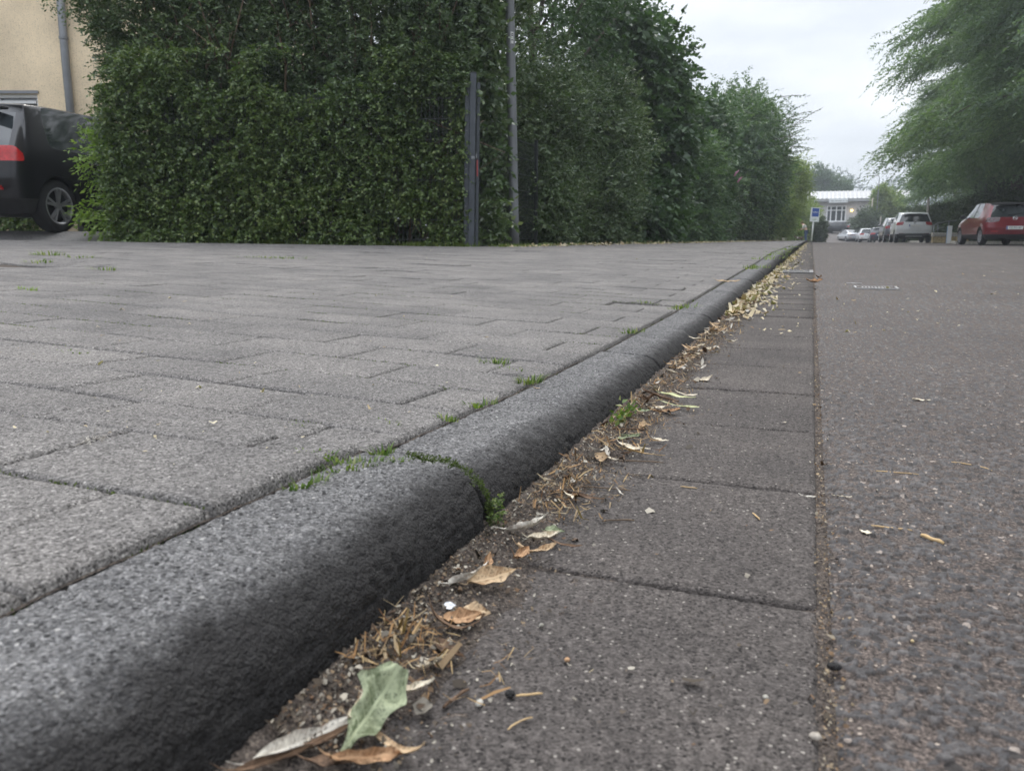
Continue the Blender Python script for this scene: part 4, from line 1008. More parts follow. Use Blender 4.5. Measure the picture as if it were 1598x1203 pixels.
def make_car(name, label, loc, rz, paintm, Lc=4.06, Wc=1.76, Hc=1.44, kind='hatch', tailm='taillight', plate=None, emblem=None, rimmat='rim', cladding=False, wr=.315, boot=False, light_w=.5, group=None, roofm=None, cpil=1.02):
    e = empty(name, loc, label, 'car', rz, group)
    fr = [-1, -.92, -light_w, 0, light_w, .92, 1]
    rowz = [.20, .37, .60, .77, .93, 1.30]; roww = [.80, .875, .885, .878, .85, .62]
    #        y(low) y(top)  ztop  wscale topw
    st = [(0.00, .42, 1.33, .95, .62), (.20, .52, 1.385, .99, .635), (.58, .80, 1.42, 1, .645), (1.02, 1.16, 1.435, 1, .65), (1.66, 1.72, 1.44, 1, .655), (1.74, 1.80, 1.44, 1, .655),
          (2.62, 2.22, 1.42, 1, .64), (2.95, 2.98, .985, 1, .70), (3.5, 3.5, .90, .985, .66), (3.9, 3.86, .78, .93, .62), (4.06, 4.0, .66, .80, .55)]
    rear_off = [.16, .02, .0, .03, .07, .42]
    st[3] = (cpil, cpil+.14)+st[3][2:]; st[2] = (min(.58, cpil*.6), min(.80, cpil*.8))+st[2][2:]
    if kind == 'suv':
        rowz = [.24, .44, .68, .88, 1.04, 1.40]; st = [(a, b*.85 if i < 3 else b, z+.10 if i < 7 else z+.12, w, t+.02) for i, (a, b, z, w, t) in enumerate(st)]; rear_off = [.14, .02, 0, .02, .05, .30]
    if kind == 'coupe':
        st = [(0, .10, .93, .95, .66), (.22, .30, .97, .99, .68), (.62, .95, 1.13, 1, .60), (1.05, 1.40, 1.28, 1, .60), (1.7, 1.85, 1.33, 1, .61), (1.8, 1.93, 1.335, 1, .61), (2.65, 2.35, 1.31, 1, .60), (3.0, 3.02, .92, 1, .68), (3.5, 3.5, .84, .985, .66), (3.9, 3.86, .74, .93, .62), (4.06, 4.0, .62, .8, .55)]
        rowz = [.2, .36, .56, .70, .84, .93]; rear_off = [.14, .02, 0, .02, .05, .10]
    fx, fy, fz = Wc/1.77, Lc/4.06, Hc/1.44 if kind != 'suv' else Hc/1.54
    if kind == 'coupe': fz = Hc/1.34
    bm = bmesh.new(); vd = {}; NI, NJ, NK = len(fr), len(st), 6
    def pos(i, j, k):
        yl, yt, zt, ws, tw = st[j]
        z = rowz[k] if k < 5 else zt
        if k < 5: z = min(z, zt-.035*(5-k)-.01)
        w = roww[k]*ws if k < 5 else tw
        if j >= 7 and k == 4: w = .82*ws
        if j >= 7 and k == 5: w = tw*1.06
        f = fr[i]; x = f*w
        if k == 5: z += .035*(1-f*f)
        t = k/5.0
        y = yl + (yt-yl)*(max(0, (z-.93))/(max(zt, .95)-.93) if k == 5 else 0)
        if k == 5: y = yt
        if j == 0: y = rear_off[k]
        if j in (0, 1): y += .11*abs(f)**3*(1-j*.6)
        if j == 1 and k == 4 and i in (0, NI-1) and kind != 'coupe': z -= .09
        if j == NJ-1: y = st[j][0]-.16*abs(f)**2.2-(.06 if k in (0, 5) else 0)
        if j == NJ-2: y -= .05*abs(f)**2
        return (x*fx, y*fy, z*fz)
    def v(i, j, k):
        q = (i, j, k)
        if q not in vd: vd[q] = bm.verts.new(pos(*q))
        return vd[q]
    def face(vs, mi):
        f = bm.faces.new(vs); f.material_index = mi; return f
    for side, i in ((-1, 0), (1, NI-1)):
        for j in range(NJ-1):
            for k in range(NK-1):
                mi = BODY
                if k == 0: mi = LOW
                if cladding and k == 1 and j in (0, 1, 2): mi = LOW if k == 0 else BODY
                if k == 4 and 3 <= j <= 6 and j != 4: mi = SIDEW
                if k == 4 and j == 4: mi = PILL
                if k == 4 and j == 6: mi = SIDEW if kind != 'coupe' else BODY
                if k == 4 and kind in ('suv', 'coupe') and j == 2: mi = SIDEW
                if k == 3 and j == 0: mi = TAIL
                q = [v(i, j, k), v(i, j+1, k), v(i, j+1, k+1), v(i, j, k+1)]
                face(q if side > 0 else q[::-1], mi)
    for i in range(NI-1):
        for j in range(NJ-1):
            mi = SCREEN if j == 6 and 0 < i < NI-2 else BODY
            if roofm and j < 6: mi = DARK
            if kind == 'coupe' and j in (1, 2) and 0 < i < NI-2: mi = REARW
            face([v(i, j, 5), v(i+1, j, 5), v(i+1, j+1, 5), v(i, j+1, 5)], mi)
            face([v(i, j+1, 0), v(i+1, j+1, 0), v(i+1, j, 0), v(i, j, 0)], LOW)
        for k in range(NK-1):
            mi = BODY
            if k == 0: mi = LOW
            if cladding and k == 1 and 0 < i < NI-2: mi = LOW if k == 0 else BODY
            if k == 4 and 0 < i < NI-2: mi = REARW if kind != 'coupe' else BODY
            if k == 3 and (i <= 1 or i >= NI-3): mi = TAIL
            if kind == 'coupe' and k == 3: mi = TAIL
            face([v(i, 0, k), v(i+1, 0, k), v(i+1, 0, k+1), v(i, 0, k+1)], mi)
            face([v(i+1, NJ-1, k), v(i, NJ-1, k), v(i, NJ-1, k+1), v(i+1, NJ-1, k+1)], LOW if k == 0 else (LOW if roofm else DARK) if k == 1 and 0 < i < NI-2 else BODY)
    bmesh.ops.recalc_face_normals(bm, faces=bm.faces)
    cl = bm.edges.layers.float.new('crease_edge')
    for ed in bm.edges:
        ms = {f.material_index for f in ed.link_faces}
        if len(ms) > 1: ed[cl] = .85
    for j in range(NJ-1):       # shoulder line and roof rail stay sharp
        for i in (0, NI-1):
            for k, c in ((4, .35), (2, .5), (5, .45)):
                ed = bm.edges.get((v(i, j, k), v(i, j+1, k)))
                if ed: ed[cl] = max(ed[cl], c)
    for i in range(NI-1):
        for k, c in ((5, .7), (2, .6), (4, .4)):
            ed = bm.edges.get((v(i, 0, k), v(i+1, 0, k)))
            if ed: ed[cl] = max(ed[cl], c)
    me = D.meshes.new('car_cage'); bm.to_mesh(me); bm.free()
    mats = [M[paintm], M['glass'], M['glass'], M['glass'], M[tailm], M['plastic'], M['plastic'], M['plastic'], M['plastic']]
    for q in mats: me.materials.append(q)
    tmp = D.objects.new('car_tmp', me); COL.objects.link(tmp)
    s = tmp.modifiers.new('s', 'SUBSURF'); s.levels = s.render_levels = 3
    cuts = []; wb = (.72*fy, .72*fy+2.55*fy)
    for yy in wb:
        for sd in (-1, 1):
            c = MB().lathe([(0, -.2), (wr+.035, -.2), (wr+.035, .35), (0, .35)], 36, 'x', (sd*(Wc/2+.05)-.075, yy, wr+.01)); cm = c.mesh('cut')
            for q in mats: cm.materials.append(q)
            cm.polygons.foreach_set('material_index', np.full(len(cm.polygons), WELL, np.int32))
            co = D.objects.new('cut', cm); COL.objects.link(co); cuts.append(co)
            b = tmp.modifiers.new('b', 'BOOLEAN'); b.operation = 'DIFFERENCE'; b.object = co; b.solver = 'EXACT'
    dg = bpy.context.evaluated_depsgraph_get(); dg.update()
    full = D.meshes.new_from_object(tmp.evaluated_get(dg))
    for q in cuts+[tmp]: D.objects.remove(q)
    co = np.array([p.co[:] for p in full.vertices])
    groups = {}
    for p in full.polygons:
        mi = p.material_index; key = mi
        cx = np.mean(co[list(p.vertices), 0])
        if mi in (TAIL, SIDEW, PILL): key = (mi, cx > 0)
        if mi == WELL: key = (WELL, cx > 0, np.mean(co[list(p.vertices), 1]) > 2*fy)
        groups.setdefault(key, []).append(tuple(p.vertices))
    names = {BODY: 'body', SIDEW: 'side_window', REARW: 'rear_window', SCREEN: 'windscreen', TAIL: 'tail_light', DARK: 'roof' if roofm else 'grille', WELL: 'wheel_arch', LOW: 'bumper_skirt', PILL: 'door_pillar'}
    for key, fs in groups.items():
        mi = key[0] if isinstance(key, tuple) else key
        used = sorted({i for f in fs for i in f}); mp = {a: b for b, a in enumerate(used)}
        pm = D.meshes.new(names[mi]); pm.from_pydata([tuple(co[i]) for i in used], [], [tuple(mp[i] for i in f) for f in fs]); smooth(pm)
        o = link(names[mi], pm, mats[mi], e)
        if mi in (BODY, TAIL):
            pass
    for yy in wb:
        for sd in (-1, 1): wheel(e, sd*(Wc/2-.125), yy, wr, .2, sd, rimmat)
    # mirrors, door handles, plate
    bz = rowz[4]*fz
    for sd in (-1, 1):
        m = MB().lathe([(0, -.05), (.06, -.045), (.085, 0), (.07, .05), (0, .07)], 12, 'y'); m.V = [(q[0]*1.25+sd*(Wc/2+.07), q[1]+2.62*fy, q[2]*.85+bz+.06) for q in m.V]
        mo = m.build('wing_mirror', M['plastic'] if paintm == 'paintred' else M[paintm], e, True); MB().bar((sd*(Wc/2-.06), 2.66*fy, bz+.01), (sd*(Wc/2+.04), 2.63*fy, bz+.05), .035).build('mirror_arm', M['plastic'], mo)
        for yy in (1.35, 2.15):
            h = MB().box((sd*(Wc/2+.002), yy*fy, bz-.115*fz), (.03, .17, .026)); bevel(h.build('door_handle', M[paintm], e), .008)
    MB().tube([(-.06, -.012+rear_off[4], bz+.0), (.06, -.012+rear_off[4], bz+.0)], .012, 6).build('boot_handle', M['plastic'], e)
    sp = MB().box((0, rear_off[5]*fy-.06, (st[0][2]+.035)*fz), (1.06*fx, .16, .035))
    if kind != 'coupe': bevel(sp.build('roof_spoiler', M['plastic'] if roofm or paintm == 'paintblack' else M[paintm], e), .012)
    wp = MB().bar((-.25, rear_off[4]+.03, bz+.08), (.22, rear_off[4]+.10, bz+.12), .014)
    if kind != 'coupe': wp.build('rear_wiper', M['plastic'], e)
    if plate is not None:
        pz = plate[1]; po = MB().box((0, -.018, pz), (.52, .014, .115)); pl = po.build('number_plate', M['plate'], e)
        MB().box((-.24, -.0265, pz), (.042, .004, .108)).build('country_band', M['eublue'], pl)
        if plate[0]:
            o = link('characters', text_mesh(plate[0], .098, 'characters'), M['ink'], pl); o.location = (.02, -.0275, pz); o.rotation_euler = (R(90), 0, 0)
            MB().lathe([(0, -.001), (.017, -.001), (.017, .002)], 12, 'y', (-.072, -.028, pz+.025)).lathe([(0, -.001), (.017, -.001), (.017, .002)], 12, 'y', (-.072, -.028, pz-.025)).build('seal', M['signgreen'], pl)
    if emblem == 'bolt':
        z = rowz[4]*fz-.035; m = MB(); k = 28
        prof = [(.062+.008*math.cos(a), .008*math.sin(a)) for a in np.linspace(0, 2*math.pi, 9)]
        m.lathe([(r, h) for r, h in prof], k, 'y', (0, rear_off[4]-.02, z))
        m.bar((-.085, rear_off[4]-.024, z-.006), (.012, rear_off[4]-.024, z+.012), .014, .01).bar((.085, rear_off[4]-.024, z+.006), (-.012, rear_off[4]-.024, z-.012), .014, .01)
        m.build('emblem', M['chrome'], e)
    elif emblem == 'ring':
        z = rowz[4]*fz-.03; MB().lathe([(.035, -.01), (.055, -.012), (.055, 0), (.03, 0)], 20, 'y', (0, rear_off[4]-.012, z)).build('emblem', M['chrome'], e)
    # bumper reflectors and rear valance
    for sd in (-1, 1):
        MB().box((sd*.6*fx, .025, .47*fz), (.22, .02, .03), sd*.12).build('reflector', M['taillight'], e)
    if cladding:
        m = MB().box((0, .0, .40*fz), (1.45*fx, .06, .16)); bevel(m.build('rear_cladding', M['plastic'], e), .03)
        MB().box((0, -.02, .33*fz), (.8, .05, .04)).build('skid_plate', M['rim'], e)
    return e

rz = road_z
c = make_car('black_hatchback', 'black hatchback with red tail light, its front half hidden by the hedge', (-9.92, 6.88, .355), R(9), 'paintblack', 4.28, 1.80, 1.60, wr=.335, plate=('', .80), light_w=.45, cpil=.62)
MB().box((0, -.02, .54), (1.5, .03, .035)).build('bumper_strip', M['taillight'], c)
make_car('red_hatchback', 'red hatchback with a dark roof and legible plate, nearest on the right', (6.62, 32.6, rz(33)), R(5.5), 'paintred', 4.15, 1.80, 1.52, tailm='darklens', plate=('KL EG 87', .62), emblem='bolt', roofm=True, light_w=.55)
def rearpos(px, py, Y): return atY(px, py, Y)
p = atY(1425, 378, 47); make_car('white_crossover', 'white crossover with red tail lights and black lower cladding, parked behind the red car', (p[0], 47, rz(47)), 0, 'paintwhite', 4.30, 1.79, 1.60, 'suv', plate=('', .90), cladding=True, emblem='ring', light_w=.64, wr=.34)
p = atY(1402, 378, 61); make_car('grey_suv', 'dark grey tall car half hidden behind the white crossover', (p[0], 61, rz(61)), R(2), 'paintgrey', 4.4, 1.84, 1.68, 'suv', plate=('', .9), wr=.35)
p = atY(1372, 378, 89); make_car('navy_estate', 'dark navy estate car with one red tail light, just left of the grey car', (p[0], 89, rz(89)), 0, 'paintnavy', 4.5, 1.80, 1.55, plate=('', .78))
p = atY(1354, 378, 94.5); make_car('white_hatchback', 'small white hatchback squeezed between the silver coupe and the navy estate', (p[0], 94.5, rz(95)), R(4), 'paintwhite', 4.0, 1.75, 1.48, plate=('', .75))
p = atY(1335.5, 378, 98); make_car('silver_coupe', 'low silver coupe standing askew, leftmost of the far row of cars', (p[0], 98, rz(98)), R(15), 'paintsilver', 4.5, 1.80, 1.36, 'coupe', plate=('', .55), tailm='darklens', light_w=.5)
p = atY(1325, 360, 112); make_car('black_city_car', 'small black car parked by the bush in front of the grey building', (p[0]+.3, 112, rz(112)+.05), R(62), 'paintblack', 3.9, 1.7, 1.45, plate=('', .7))

# ------------------------------------------------------------------ sign, lamps, rail, wall
def build_sign():
    Y = 68.0; b = atY(1271, 373.3, Y); g = walk_z(-.6, 60)*0-.10
    e = empty('advertising_sign', (b[0], Y, -.12), 'white and blue advertising sign on a slanting pale post, at the end of the kerb', 'sign')
    o = np.array([b[0], Y, -.12])
    q = [atY(px, py, Y)-o for px, py in ((1263.4, 346), (1277.6, 346.5), (1279.8, 324.5), (1266.2, 323.7))]
    m = MB(); V = [(a[0], d, a[2]) for d in (-.05, .05) for a in q]; m.add(V, [(3, 2, 1, 0), (4, 5, 6, 7), (0, 1, 5, 4), (1, 2, 6, 5), (2, 3, 7, 6), (3, 0, 4, 7)]); board = m.build('board', M['signwhite'], e)
    def uv(u, v, d=-.053):
        lo = q[0]+(q[1]-q[0])*u; hi = q[3]+(q[2]-q[3])*u; a = lo+(hi-lo)*v; return (a[0], d, a[2])
    def panel(u0, u1, v0, v1, nm, mat, par, d=-.056):
        mm = MB(); V = [uv(u0, v0, d), uv(u1, v0, d), uv(u1, v1, d), uv(u0, v1, d)]; V2 = [(a, -.05, c) for a, _, c in V]
        mm.add(V+V2, [(0, 1, 2, 3), (0, 4, 5, 1), (1, 5, 6, 2), (2, 6, 7, 3), (3, 7, 4, 0)]); return mm.build(nm, mat, par)
    bl = panel(.16, .93, .36, .95, 'blue_panel', M['signblue'], board)
    le = MB(); rg = random.Random(9); u = .22
    for k in range(8):
        w = .05; V = [uv(u, .62, -.062), uv(u+w*.55, .62, -.062), uv(u+w*.55, .71+.02*rg.random(), -.062), uv(u, .71, -.062)]; le.add(V, [(0, 1, 2, 3)])
        V = [uv(u+w*.55, .66+.03*rg.choice((-1, 0, 1)), -.0625), uv(u+w*1.1, .66, -.0625), uv(u+w*1.1, .69, -.0625), uv(u+w*.55, .69, -.0625)]; le.add(V, [(0, 1, 2, 3)]); u += .084
    le.build('lettering', M['signwhite'], bl)
    le = MB(); u = .3
    for k in range(9):
        V = [uv(u, .10+.03*rg.random(), -.058), uv(u+.03, .11, -.058), uv(u+.04, .18+.05*rg.random(), -.058), uv(u+.008, .19, -.058)]; le.add(V, [(0, 1, 2, 3)]); u += .05
    le.build('lettering', M['signgreen'], board)
    t = atY(1269.6, 346, Y)-o; f = atY(1266.5, 374, Y)-o
    MB().tube([(f[0], .08, -.05), (t[0], .08, t[2]+.4)], .06, 10).build('post', M['whitepl'], e, True)
build_sign()
X, Y = np.meshgrid(np.linspace(-4, .42, 24), np.linspace(62.2, 80, 50))
link('grass_verge', gridmesh('grass_verge', X, Y, road_z(Y)+.10+.05*fbm(X, Y, 6, 3)-.22*sstep(.25, .42, X+.1*fbm(Y*.8, Y*0, 8, 2))), granular('verge_turf', (.10, .12, .05), (.05, .06, .025), (.18, .2, .09), (.25, .23, .12), (60, 20, .8), 1.0, .01)[0], kind='structure')
def build_lamps():
    Y = 106.0; b = atY(1355.5, 372, Y); zb = float(rz(Y)); h = atY(1355, 298, Y)[2]-zb+1.6; hd = atY(1357, 275, Y)
    e = empty('street_lamp', (b[0], Y, zb), 'thin grey street lamp with an arm reaching left, left of the feathery trees', 'street lamp')
    px2 = atY(1373, 272, Y)[0]-b[0]; H = hd[2]-zb
    x2 = px2
    e.location.x = b[0]+x2; m = MB().tube([(0, 0, -.1), (0, 0, 1.2), (0, 0, H-.25), (-.1, 0, H+.02), (-.5, 0, H+.03)], [.075, .06, .045, .04, .035], 10)
    m.build('pole', M['galv'], e, True)
    hm = MB().box((-.85, 0, H+.03), (.75, .24, .07)); bevel(hm.build('lamp_head', M['galv'], e), .03)
    e = empty('wooden_mast', (b[0]-.02, Y-1.5, zb), 'plain wooden mast standing in the bushes just left of the street lamp', 'mast')
    m = MB().tube([(0, 0, -.2), (0, 0, 2.0), (.02, 0, atY(1357, 310, Y)[2]-zb)], [.10, .09, .075], 10); m.build('shaft', plain('weathered_wood', (.3, .27, .22), .9, 0, .25, 8), e, True)
    for px, py0, py1, Y, lab in ((1446, 308, 372, 53, 'slim grey trunk-like post behind the roof of the white crossover'), (1371.5, 338, 376, 101, 'short pale post among the bushes above the navy estate')):
        b = atY(px, py1, Y); t = atY(px+3, py0, Y); z0 = float(rz(Y))
        e = empty('thin_post', (b[0], Y, z0), lab, 'post'); MB().tube([(0, 0, -.1), (t[0]-b[0], 0, t[2]-z0)], [.085, .07], 10).build('shaft', M['palebark'], e, True)
build_lamps()
def build_rail_wall():
    Y = 44.5; a = atY(1456, 380, Y); z = float(rz(Y))
    e = empty('handrail', (a[0], Y, z), 'pale metal handrail climbing the bank between the white crossover and the red car', 'handrail')
    o = np.array([a[0], Y, z])
    P = lambda px, py, yy: tuple(atY(px, py, yy)-o)
    m = MB(); top = [P(1457.5, 352, 44.5), P(1463, 349, 45.2), P(1481, 345, 47.5), P(1492, 344, 49)]; m.tube(top, .03, 8); m.build('top_rail', M['galv'], e, True)
    m = MB(); m.tube([P(1457, 361, 44.5), P(1463, 358, 45.2), P(1473, 354.5, 46.5)], .025, 8); m.build('middle_rail', M['galv'], e, True)
    for t, q in (((1457.5, 352, 44.5), (1455.5, 379, 44.5)), ((1464, 350.5, 45.3), (1463, 372, 45.3)), ((1481, 345, 47.5), (1480, 366, 47.5))):
        MB().tube([P(*t), P(*q)], .03, 8).build('post', M['galv'], e, True)
    Y = 43.2; a = atY(1457, 379, Y); b = atY(1480, 379, Y); t = atY(1460, 363.5, Y)[2]; s = atY(1460, 369.5, Y)[2]; zz = z+.02
    e = empty('sandstone_wall', ((a[0]+b[0])/2, Y+.3, zz), 'low yellow sandstone wall with a pale coping, beside the white post', 'wall')
    w = b[0]-a[0]+.9
    bevel(MB().box((.4, 0, (s-zz)/2), (w, .5, s-zz)).build('wall_body', M['sandstone'], e), .02)
    bevel(MB().box((.4, 0, (s+t)/2-zz+.003), (w+.06, .58, t-s)).build('coping', M['palekerb'], e), .02)
    Y = 42.6; a = atY(1480, 379, Y); t = atY(1481, 352.5, Y)
    e = empty('white_bollard', (a[0], Y, z+.05), 'square white post with a blue edge left of the red car', 'post')
    bevel(MB().box((0, 0, (t[2]-z)/2-.05), (.19, .16, t[2]-z)).build('shaft', M['white'], e), .012)
    MB().box((-.098, .0, (t[2]-z)/2-.05), (.012, .12, t[2]-z-.06)).build('edge_strip', plain('pale_blue_paint', (.2, .33, .5), .5, 0, .1, 8), e)
build_rail_wall()

# ------------------------------------------------------------------ person and dog
def skin_body(name, verts, edges, radii, mat, parent, loc=(0, 0, 0), lev=2):
    me = D.meshes.new(name); me.from_pydata(verts, edges, []); o = D.objects.new(name+'_t', me); COL.objects.link(o)
    o.modifiers.new('k', 'SKIN'); sv = me.skin_vertices[0].data
    for i, r in enumerate(radii): sv[i].radius = (r, r) if not isinstance(r, tuple) else r
    sv[0].use_root = True
    s = o.modifiers.new('s', 'SUBSURF'); s.levels = s.render_levels = lev
    dg = bpy.context.evaluated_depsgraph_get(); dg.update(); m2 = D.meshes.new_from_object(o.evaluated_get(dg)); D.objects.remove(o)
    smooth(m2); m2.materials.clear(); return link(name, m2, mat, parent, loc=loc)
def build_person():
    Y = 70.0; a = atY(1256.5, 375, Y); z = -.13
    e = empty('person', (a[0], Y, z), 'person in pale grey top, blue jeans and white shoes bending forward beside the sign', 'person')
    # facing -x, stooping: hips, chest forward, head low and ahead
    V = [(0.02, 0, .92), (-.03, 0, 1.08), (-.14, 0, 1.28), (-.22, 0, 1.40), (-.28, 0, 1.47), (-.36, 0, 1.55), (-.39, 0, 1.62),
         (.03, .10, .86), (-.02, .11, .48), (.06, .11, .08), (-.10, .11, .035), (.03, -.10, .86), (.04, -.11, .47), (.10, -.11, .08), (-.06, -.11, .035),
         (-.19, .19, 1.36), (-.22, .24, 1.10), (-.42, .2, .99), (-.50, .19, .985), (-.19, -.19, 1.36), (-.26, -.23, 1.10), (-.46, -.14, 1.02), (-.54, -.12, 1.02)]
    E = [(0, 1), (1, 2), (2, 3), (3, 4), (4, 5), (5, 6), (0, 7), (7, 8), (8, 9), (9, 10), (0, 11), (11, 12), (12, 13), (13, 14), (3, 15), (15, 16), (16, 17), (17, 18), (3, 19), (19, 20), (20, 21), (21, 22)]
    Rr = [.15, .135, .155, .13, .055, .085, .085, .09, .062, .042, .038, .09, .062, .042, .038, .058, .044, .035, .028, .058, .044, .035, .028]
    skin_body('body', V, E, Rr, M['skin'], e)
    def sub(idx, grow, nm, mat, extra=None):
        mp = {q: i for i, q in enumerate(idx)}; skin_body(nm, [V[q] for q in idx], [(mp[p], mp[q]) for p, q in E if p in mp and q in mp], [Rr[q]+grow for q in idx], mat, e)
    sub([1, 2, 3, 15, 16, 19, 20], .018, 'top', M['shirt']); sub([0, 7, 8, 9, 11, 12, 13], .02, 'jeans', M['jeans'])
    for q in ((10, 9), (14, 13)):
        c = V[q[0]]; m = MB().lathe([(0, -.05), (.05, -.045), (.06, 0), (.045, .05), (0, .06)], 12, 'x'); m.V = [(v[0]*2.4+c[0]+.06, v[1]+c[1], v[2]*.9+.045) for v in m.V]; m.build('shoe', M['shoe'], e, True)
    m = MB().lathe([(0, -.12), (.08, -.10), (.115, 0), (.10, .08), (0, .125)], 16, 'z'); m.V = [(v[0]*1.05-.345, v[1]*.95, v[2]+1.60) for v in m.V]
    m.tube([(-.28, 0, 1.62), (-.25, 0, 1.5), (-.27, 0, 1.38)], [.07, .07, .03], 8); m.build('hair', M['hair'], e, True)
    # hands: palms with five fingers
    for w, t in (((-.50, .19, .985), -.02), ((-.54, -.12, 1.02), .02)):
        m = MB().box((w[0]-.035, w[1], w[2]), (.07, .075, .03))
        for k in range(4): m.tube([(w[0]-.06, w[1]-.03+.02*k, w[2]), (w[0]-.11, w[1]-.03+.021*k, w[2]-.012), (w[0]-.135+.006*abs(k-1), w[1]-.03+.021*k, w[2]-.04)], [.010, .009, .007], 6)
        m.tube([(w[0]-.02, w[1]+.03, w[2]), (w[0]-.06, w[1]+.06, w[2]-.015)], [.011, .008], 6); m.build('hand', M['skin'], e, True)
    # dog beside the hedge
    a = atY(1247.5, 373, Y+.5)
    e = empty('dog', (a[0], Y+.5, z), 'small brown and white dog standing in front of the bending person', 'dog')
    V = [(0, 0, .33), (-.18, 0, .33), (-.28, 0, .42), (-.35, 0, .50), (-.44, 0, .47), (.2, 0, .34), (.30, 0, .42), (.36, 0, .50),
         (-.17, .07, .25), (-.18, .07, .12), (-.2, .07, .02), (-.17, -.07, .25), (-.15, -.07, .12), (-.17, -.07, .02), (.2, .07, .27), (.16, .075, .17), (.22, .075, .10), (.2, .075, .02), (.2, -.07, .27), (.17, -.075, .17), (.23, -.075, .1), (.21, -.075, .02)]
    E = [(0, 1), (1, 2), (2, 3), (3, 4), (0, 5), (5, 6), (6, 7), (1, 8), (8, 9), (9, 10), (1, 11), (11, 12), (12, 13), (5, 14), (14, 15), (15, 16), (16, 17), (5, 18), (18, 19), (19, 20), (20, 21)]
    Rr = [.095, .115, .075, .075, .035, .09, .03, .018, .05, .03, .028, .05, .03, .028, .06, .04, .026, .028, .06, .04, .026, .028]
    skin_body('body', V, E, Rr, M['fur'], e)
    m = MB()
    for s in (-1, 1): m.add([(-.33, s*.04, .56), (-.37, s*.075, .55), (-.34, s*.095, .46)], [(0, 1, 2)])
    m.build('ears', M['fur'], e); MB().lathe([(.118, -.03), (.122, .0), (.118, .03)], 14, 'x', (-.15, 0, .325)).build('white_patch', M['furwhite'], e, True)
build_person()

# ------------------------------------------------------------------ leaves, twigs and tufts along the kerb
def gz(x, y):
    """height of what a leaf lies on"""
    if x > -.285:
        w = .09; h = .014*max(0, 1-(x+.285)/w) if x < 0 else 0
        return float(road_z(y))+max(h, .001)
    if x > -.43:
        pr = kerb_profile(np.array([max(y, .2)]), 60)[0]; k = np.argsort(pr[:, 0]); return float(np.interp(x, pr[k, 0], pr[k, 1]))
    return float(walk_z(x, y))
def leaf_mesh(ln, wd, cl=1.2, cw=1.0, tw=.3, lobes=0, seed=0, wob=.3, nu=22, nv=9, stalk=.18, broad=.75):
    """a dry leaf along +x: cl curls it lengthwise, cw rolls its edges up"""
    rg = np.random.default_rng(seed); u = np.linspace(0, 1, nu); v = np.linspace(-1, 1, nv)
    prof = np.sin(np.pi*np.clip(u, .015, .985)**.8)**broad
    if lobes: prof = prof*(1-.38*np.abs(np.sin(u*np.pi*lobes+.5)))
    prof = np.maximum(prof, .02)
    U, Vv = np.meshgrid(u, v, indexing='ij'); Wd = wd/2*prof[:, None]*(1+wob*fbm(U*7+seed, Vv*2, seed, 2))
    # roll across
    ang = Vv*cw*(.6+.4*np.sin(U*3+seed)); rr = Wd/max(abs(cw), .05)
    yy = np.where(abs(cw) > .05, np.sin(ang)*rr, Vv*Wd); zz = np.where(abs(cw) > .05, (1-np.cos(ang))*rr, 0)
    zz = zz + .16*wd*fbm(U*4+3*seed, Vv*2.2, seed+2, 4) + .10*wd*np.abs(Vv)*np.sin(U*17+seed)*.35 - .02*wd*np.exp(-(Vv*6)**2)
    t = (U-.5)*tw*2; y2 = yy*np.cos(t)-zz*np.sin(t); z2 = yy*np.sin(t)+zz*np.cos(t)
    # curl lengthwise
    if abs(cl) > .05:
        a = (U-.5)*cl; rad = ln/cl; x3 = np.sin(a)*(rad-z2); z3 = rad-np.cos(a)*(rad-z2)
    else: x3 = (U-.5)*ln; z3 = z2
    Vt = np.stack([x3, y2, z3], -1).reshape(-1, 3); F = gridfaces(nu, nv)
    # thickness and stalk
    th = np.array([0, 0, -.00035]); n = len(Vt); Vt = np.concatenate([Vt, Vt+th]); F = np.concatenate([F, F[:, ::-1]+n])
    s0 = Vt[nv//2]; d = s0-Vt[nv+nv//2]; d = d/np.linalg.norm(d); sv = []; sr = .0006+.006*wd
    for k in range(4):
        c = s0+d*ln*stalk*k/3+np.array([0, .08*ln*(k/3)**2, .03*ln*(k/3)**2])
        for q in ((sr, 0), (0, sr), (-sr, 0), (0, -sr)): sv.append(c+np.array([0, q[0], q[1]])*(1-.2*k))
    b = len(Vt); SF = np.array([(b+k*4+i, b+k*4+(i+1) % 4, b+k*4+4+(i+1) % 4, b+k*4+4+i) for k in range(3) for i in range(4)])
    Vt = np.concatenate([Vt, np.array(sv)]); F = np.concatenate([F, SF]); Vt[:, 2] -= np.percentile(Vt[:n, 2], 4)
    return smooth(npmesh('leaf', Vt, F))
def lay(px, py, ln, wd, head, mat, label, cl=1.0, cw=.9, tw=.4, lobes=0, tilt=(0, 0), lift=.001, name='dry_leaf', cat='leaf', flip=False, z=None, stalk=.18, group=None, broad=.75):
    p = atz(px, py, .006)
    for _ in range(6): p = atz(px, py, (gz(p[0], p[1]) if z is None else z)+.004)
    me = leaf_mesh(ln, wd, cl, cw, tw, lobes, seed=int(px*7+py) % 997, stalk=stalk, broad=broad)
    o = link(name, me, M[mat], label=label, cat=cat, group=group)
    o.location = (p[0], p[1], (gz(p[0], p[1]) if z is None else z)+lift); o.rotation_euler = (tilt[0]+(math.pi if flip else 0), tilt[1], R(head)); return o
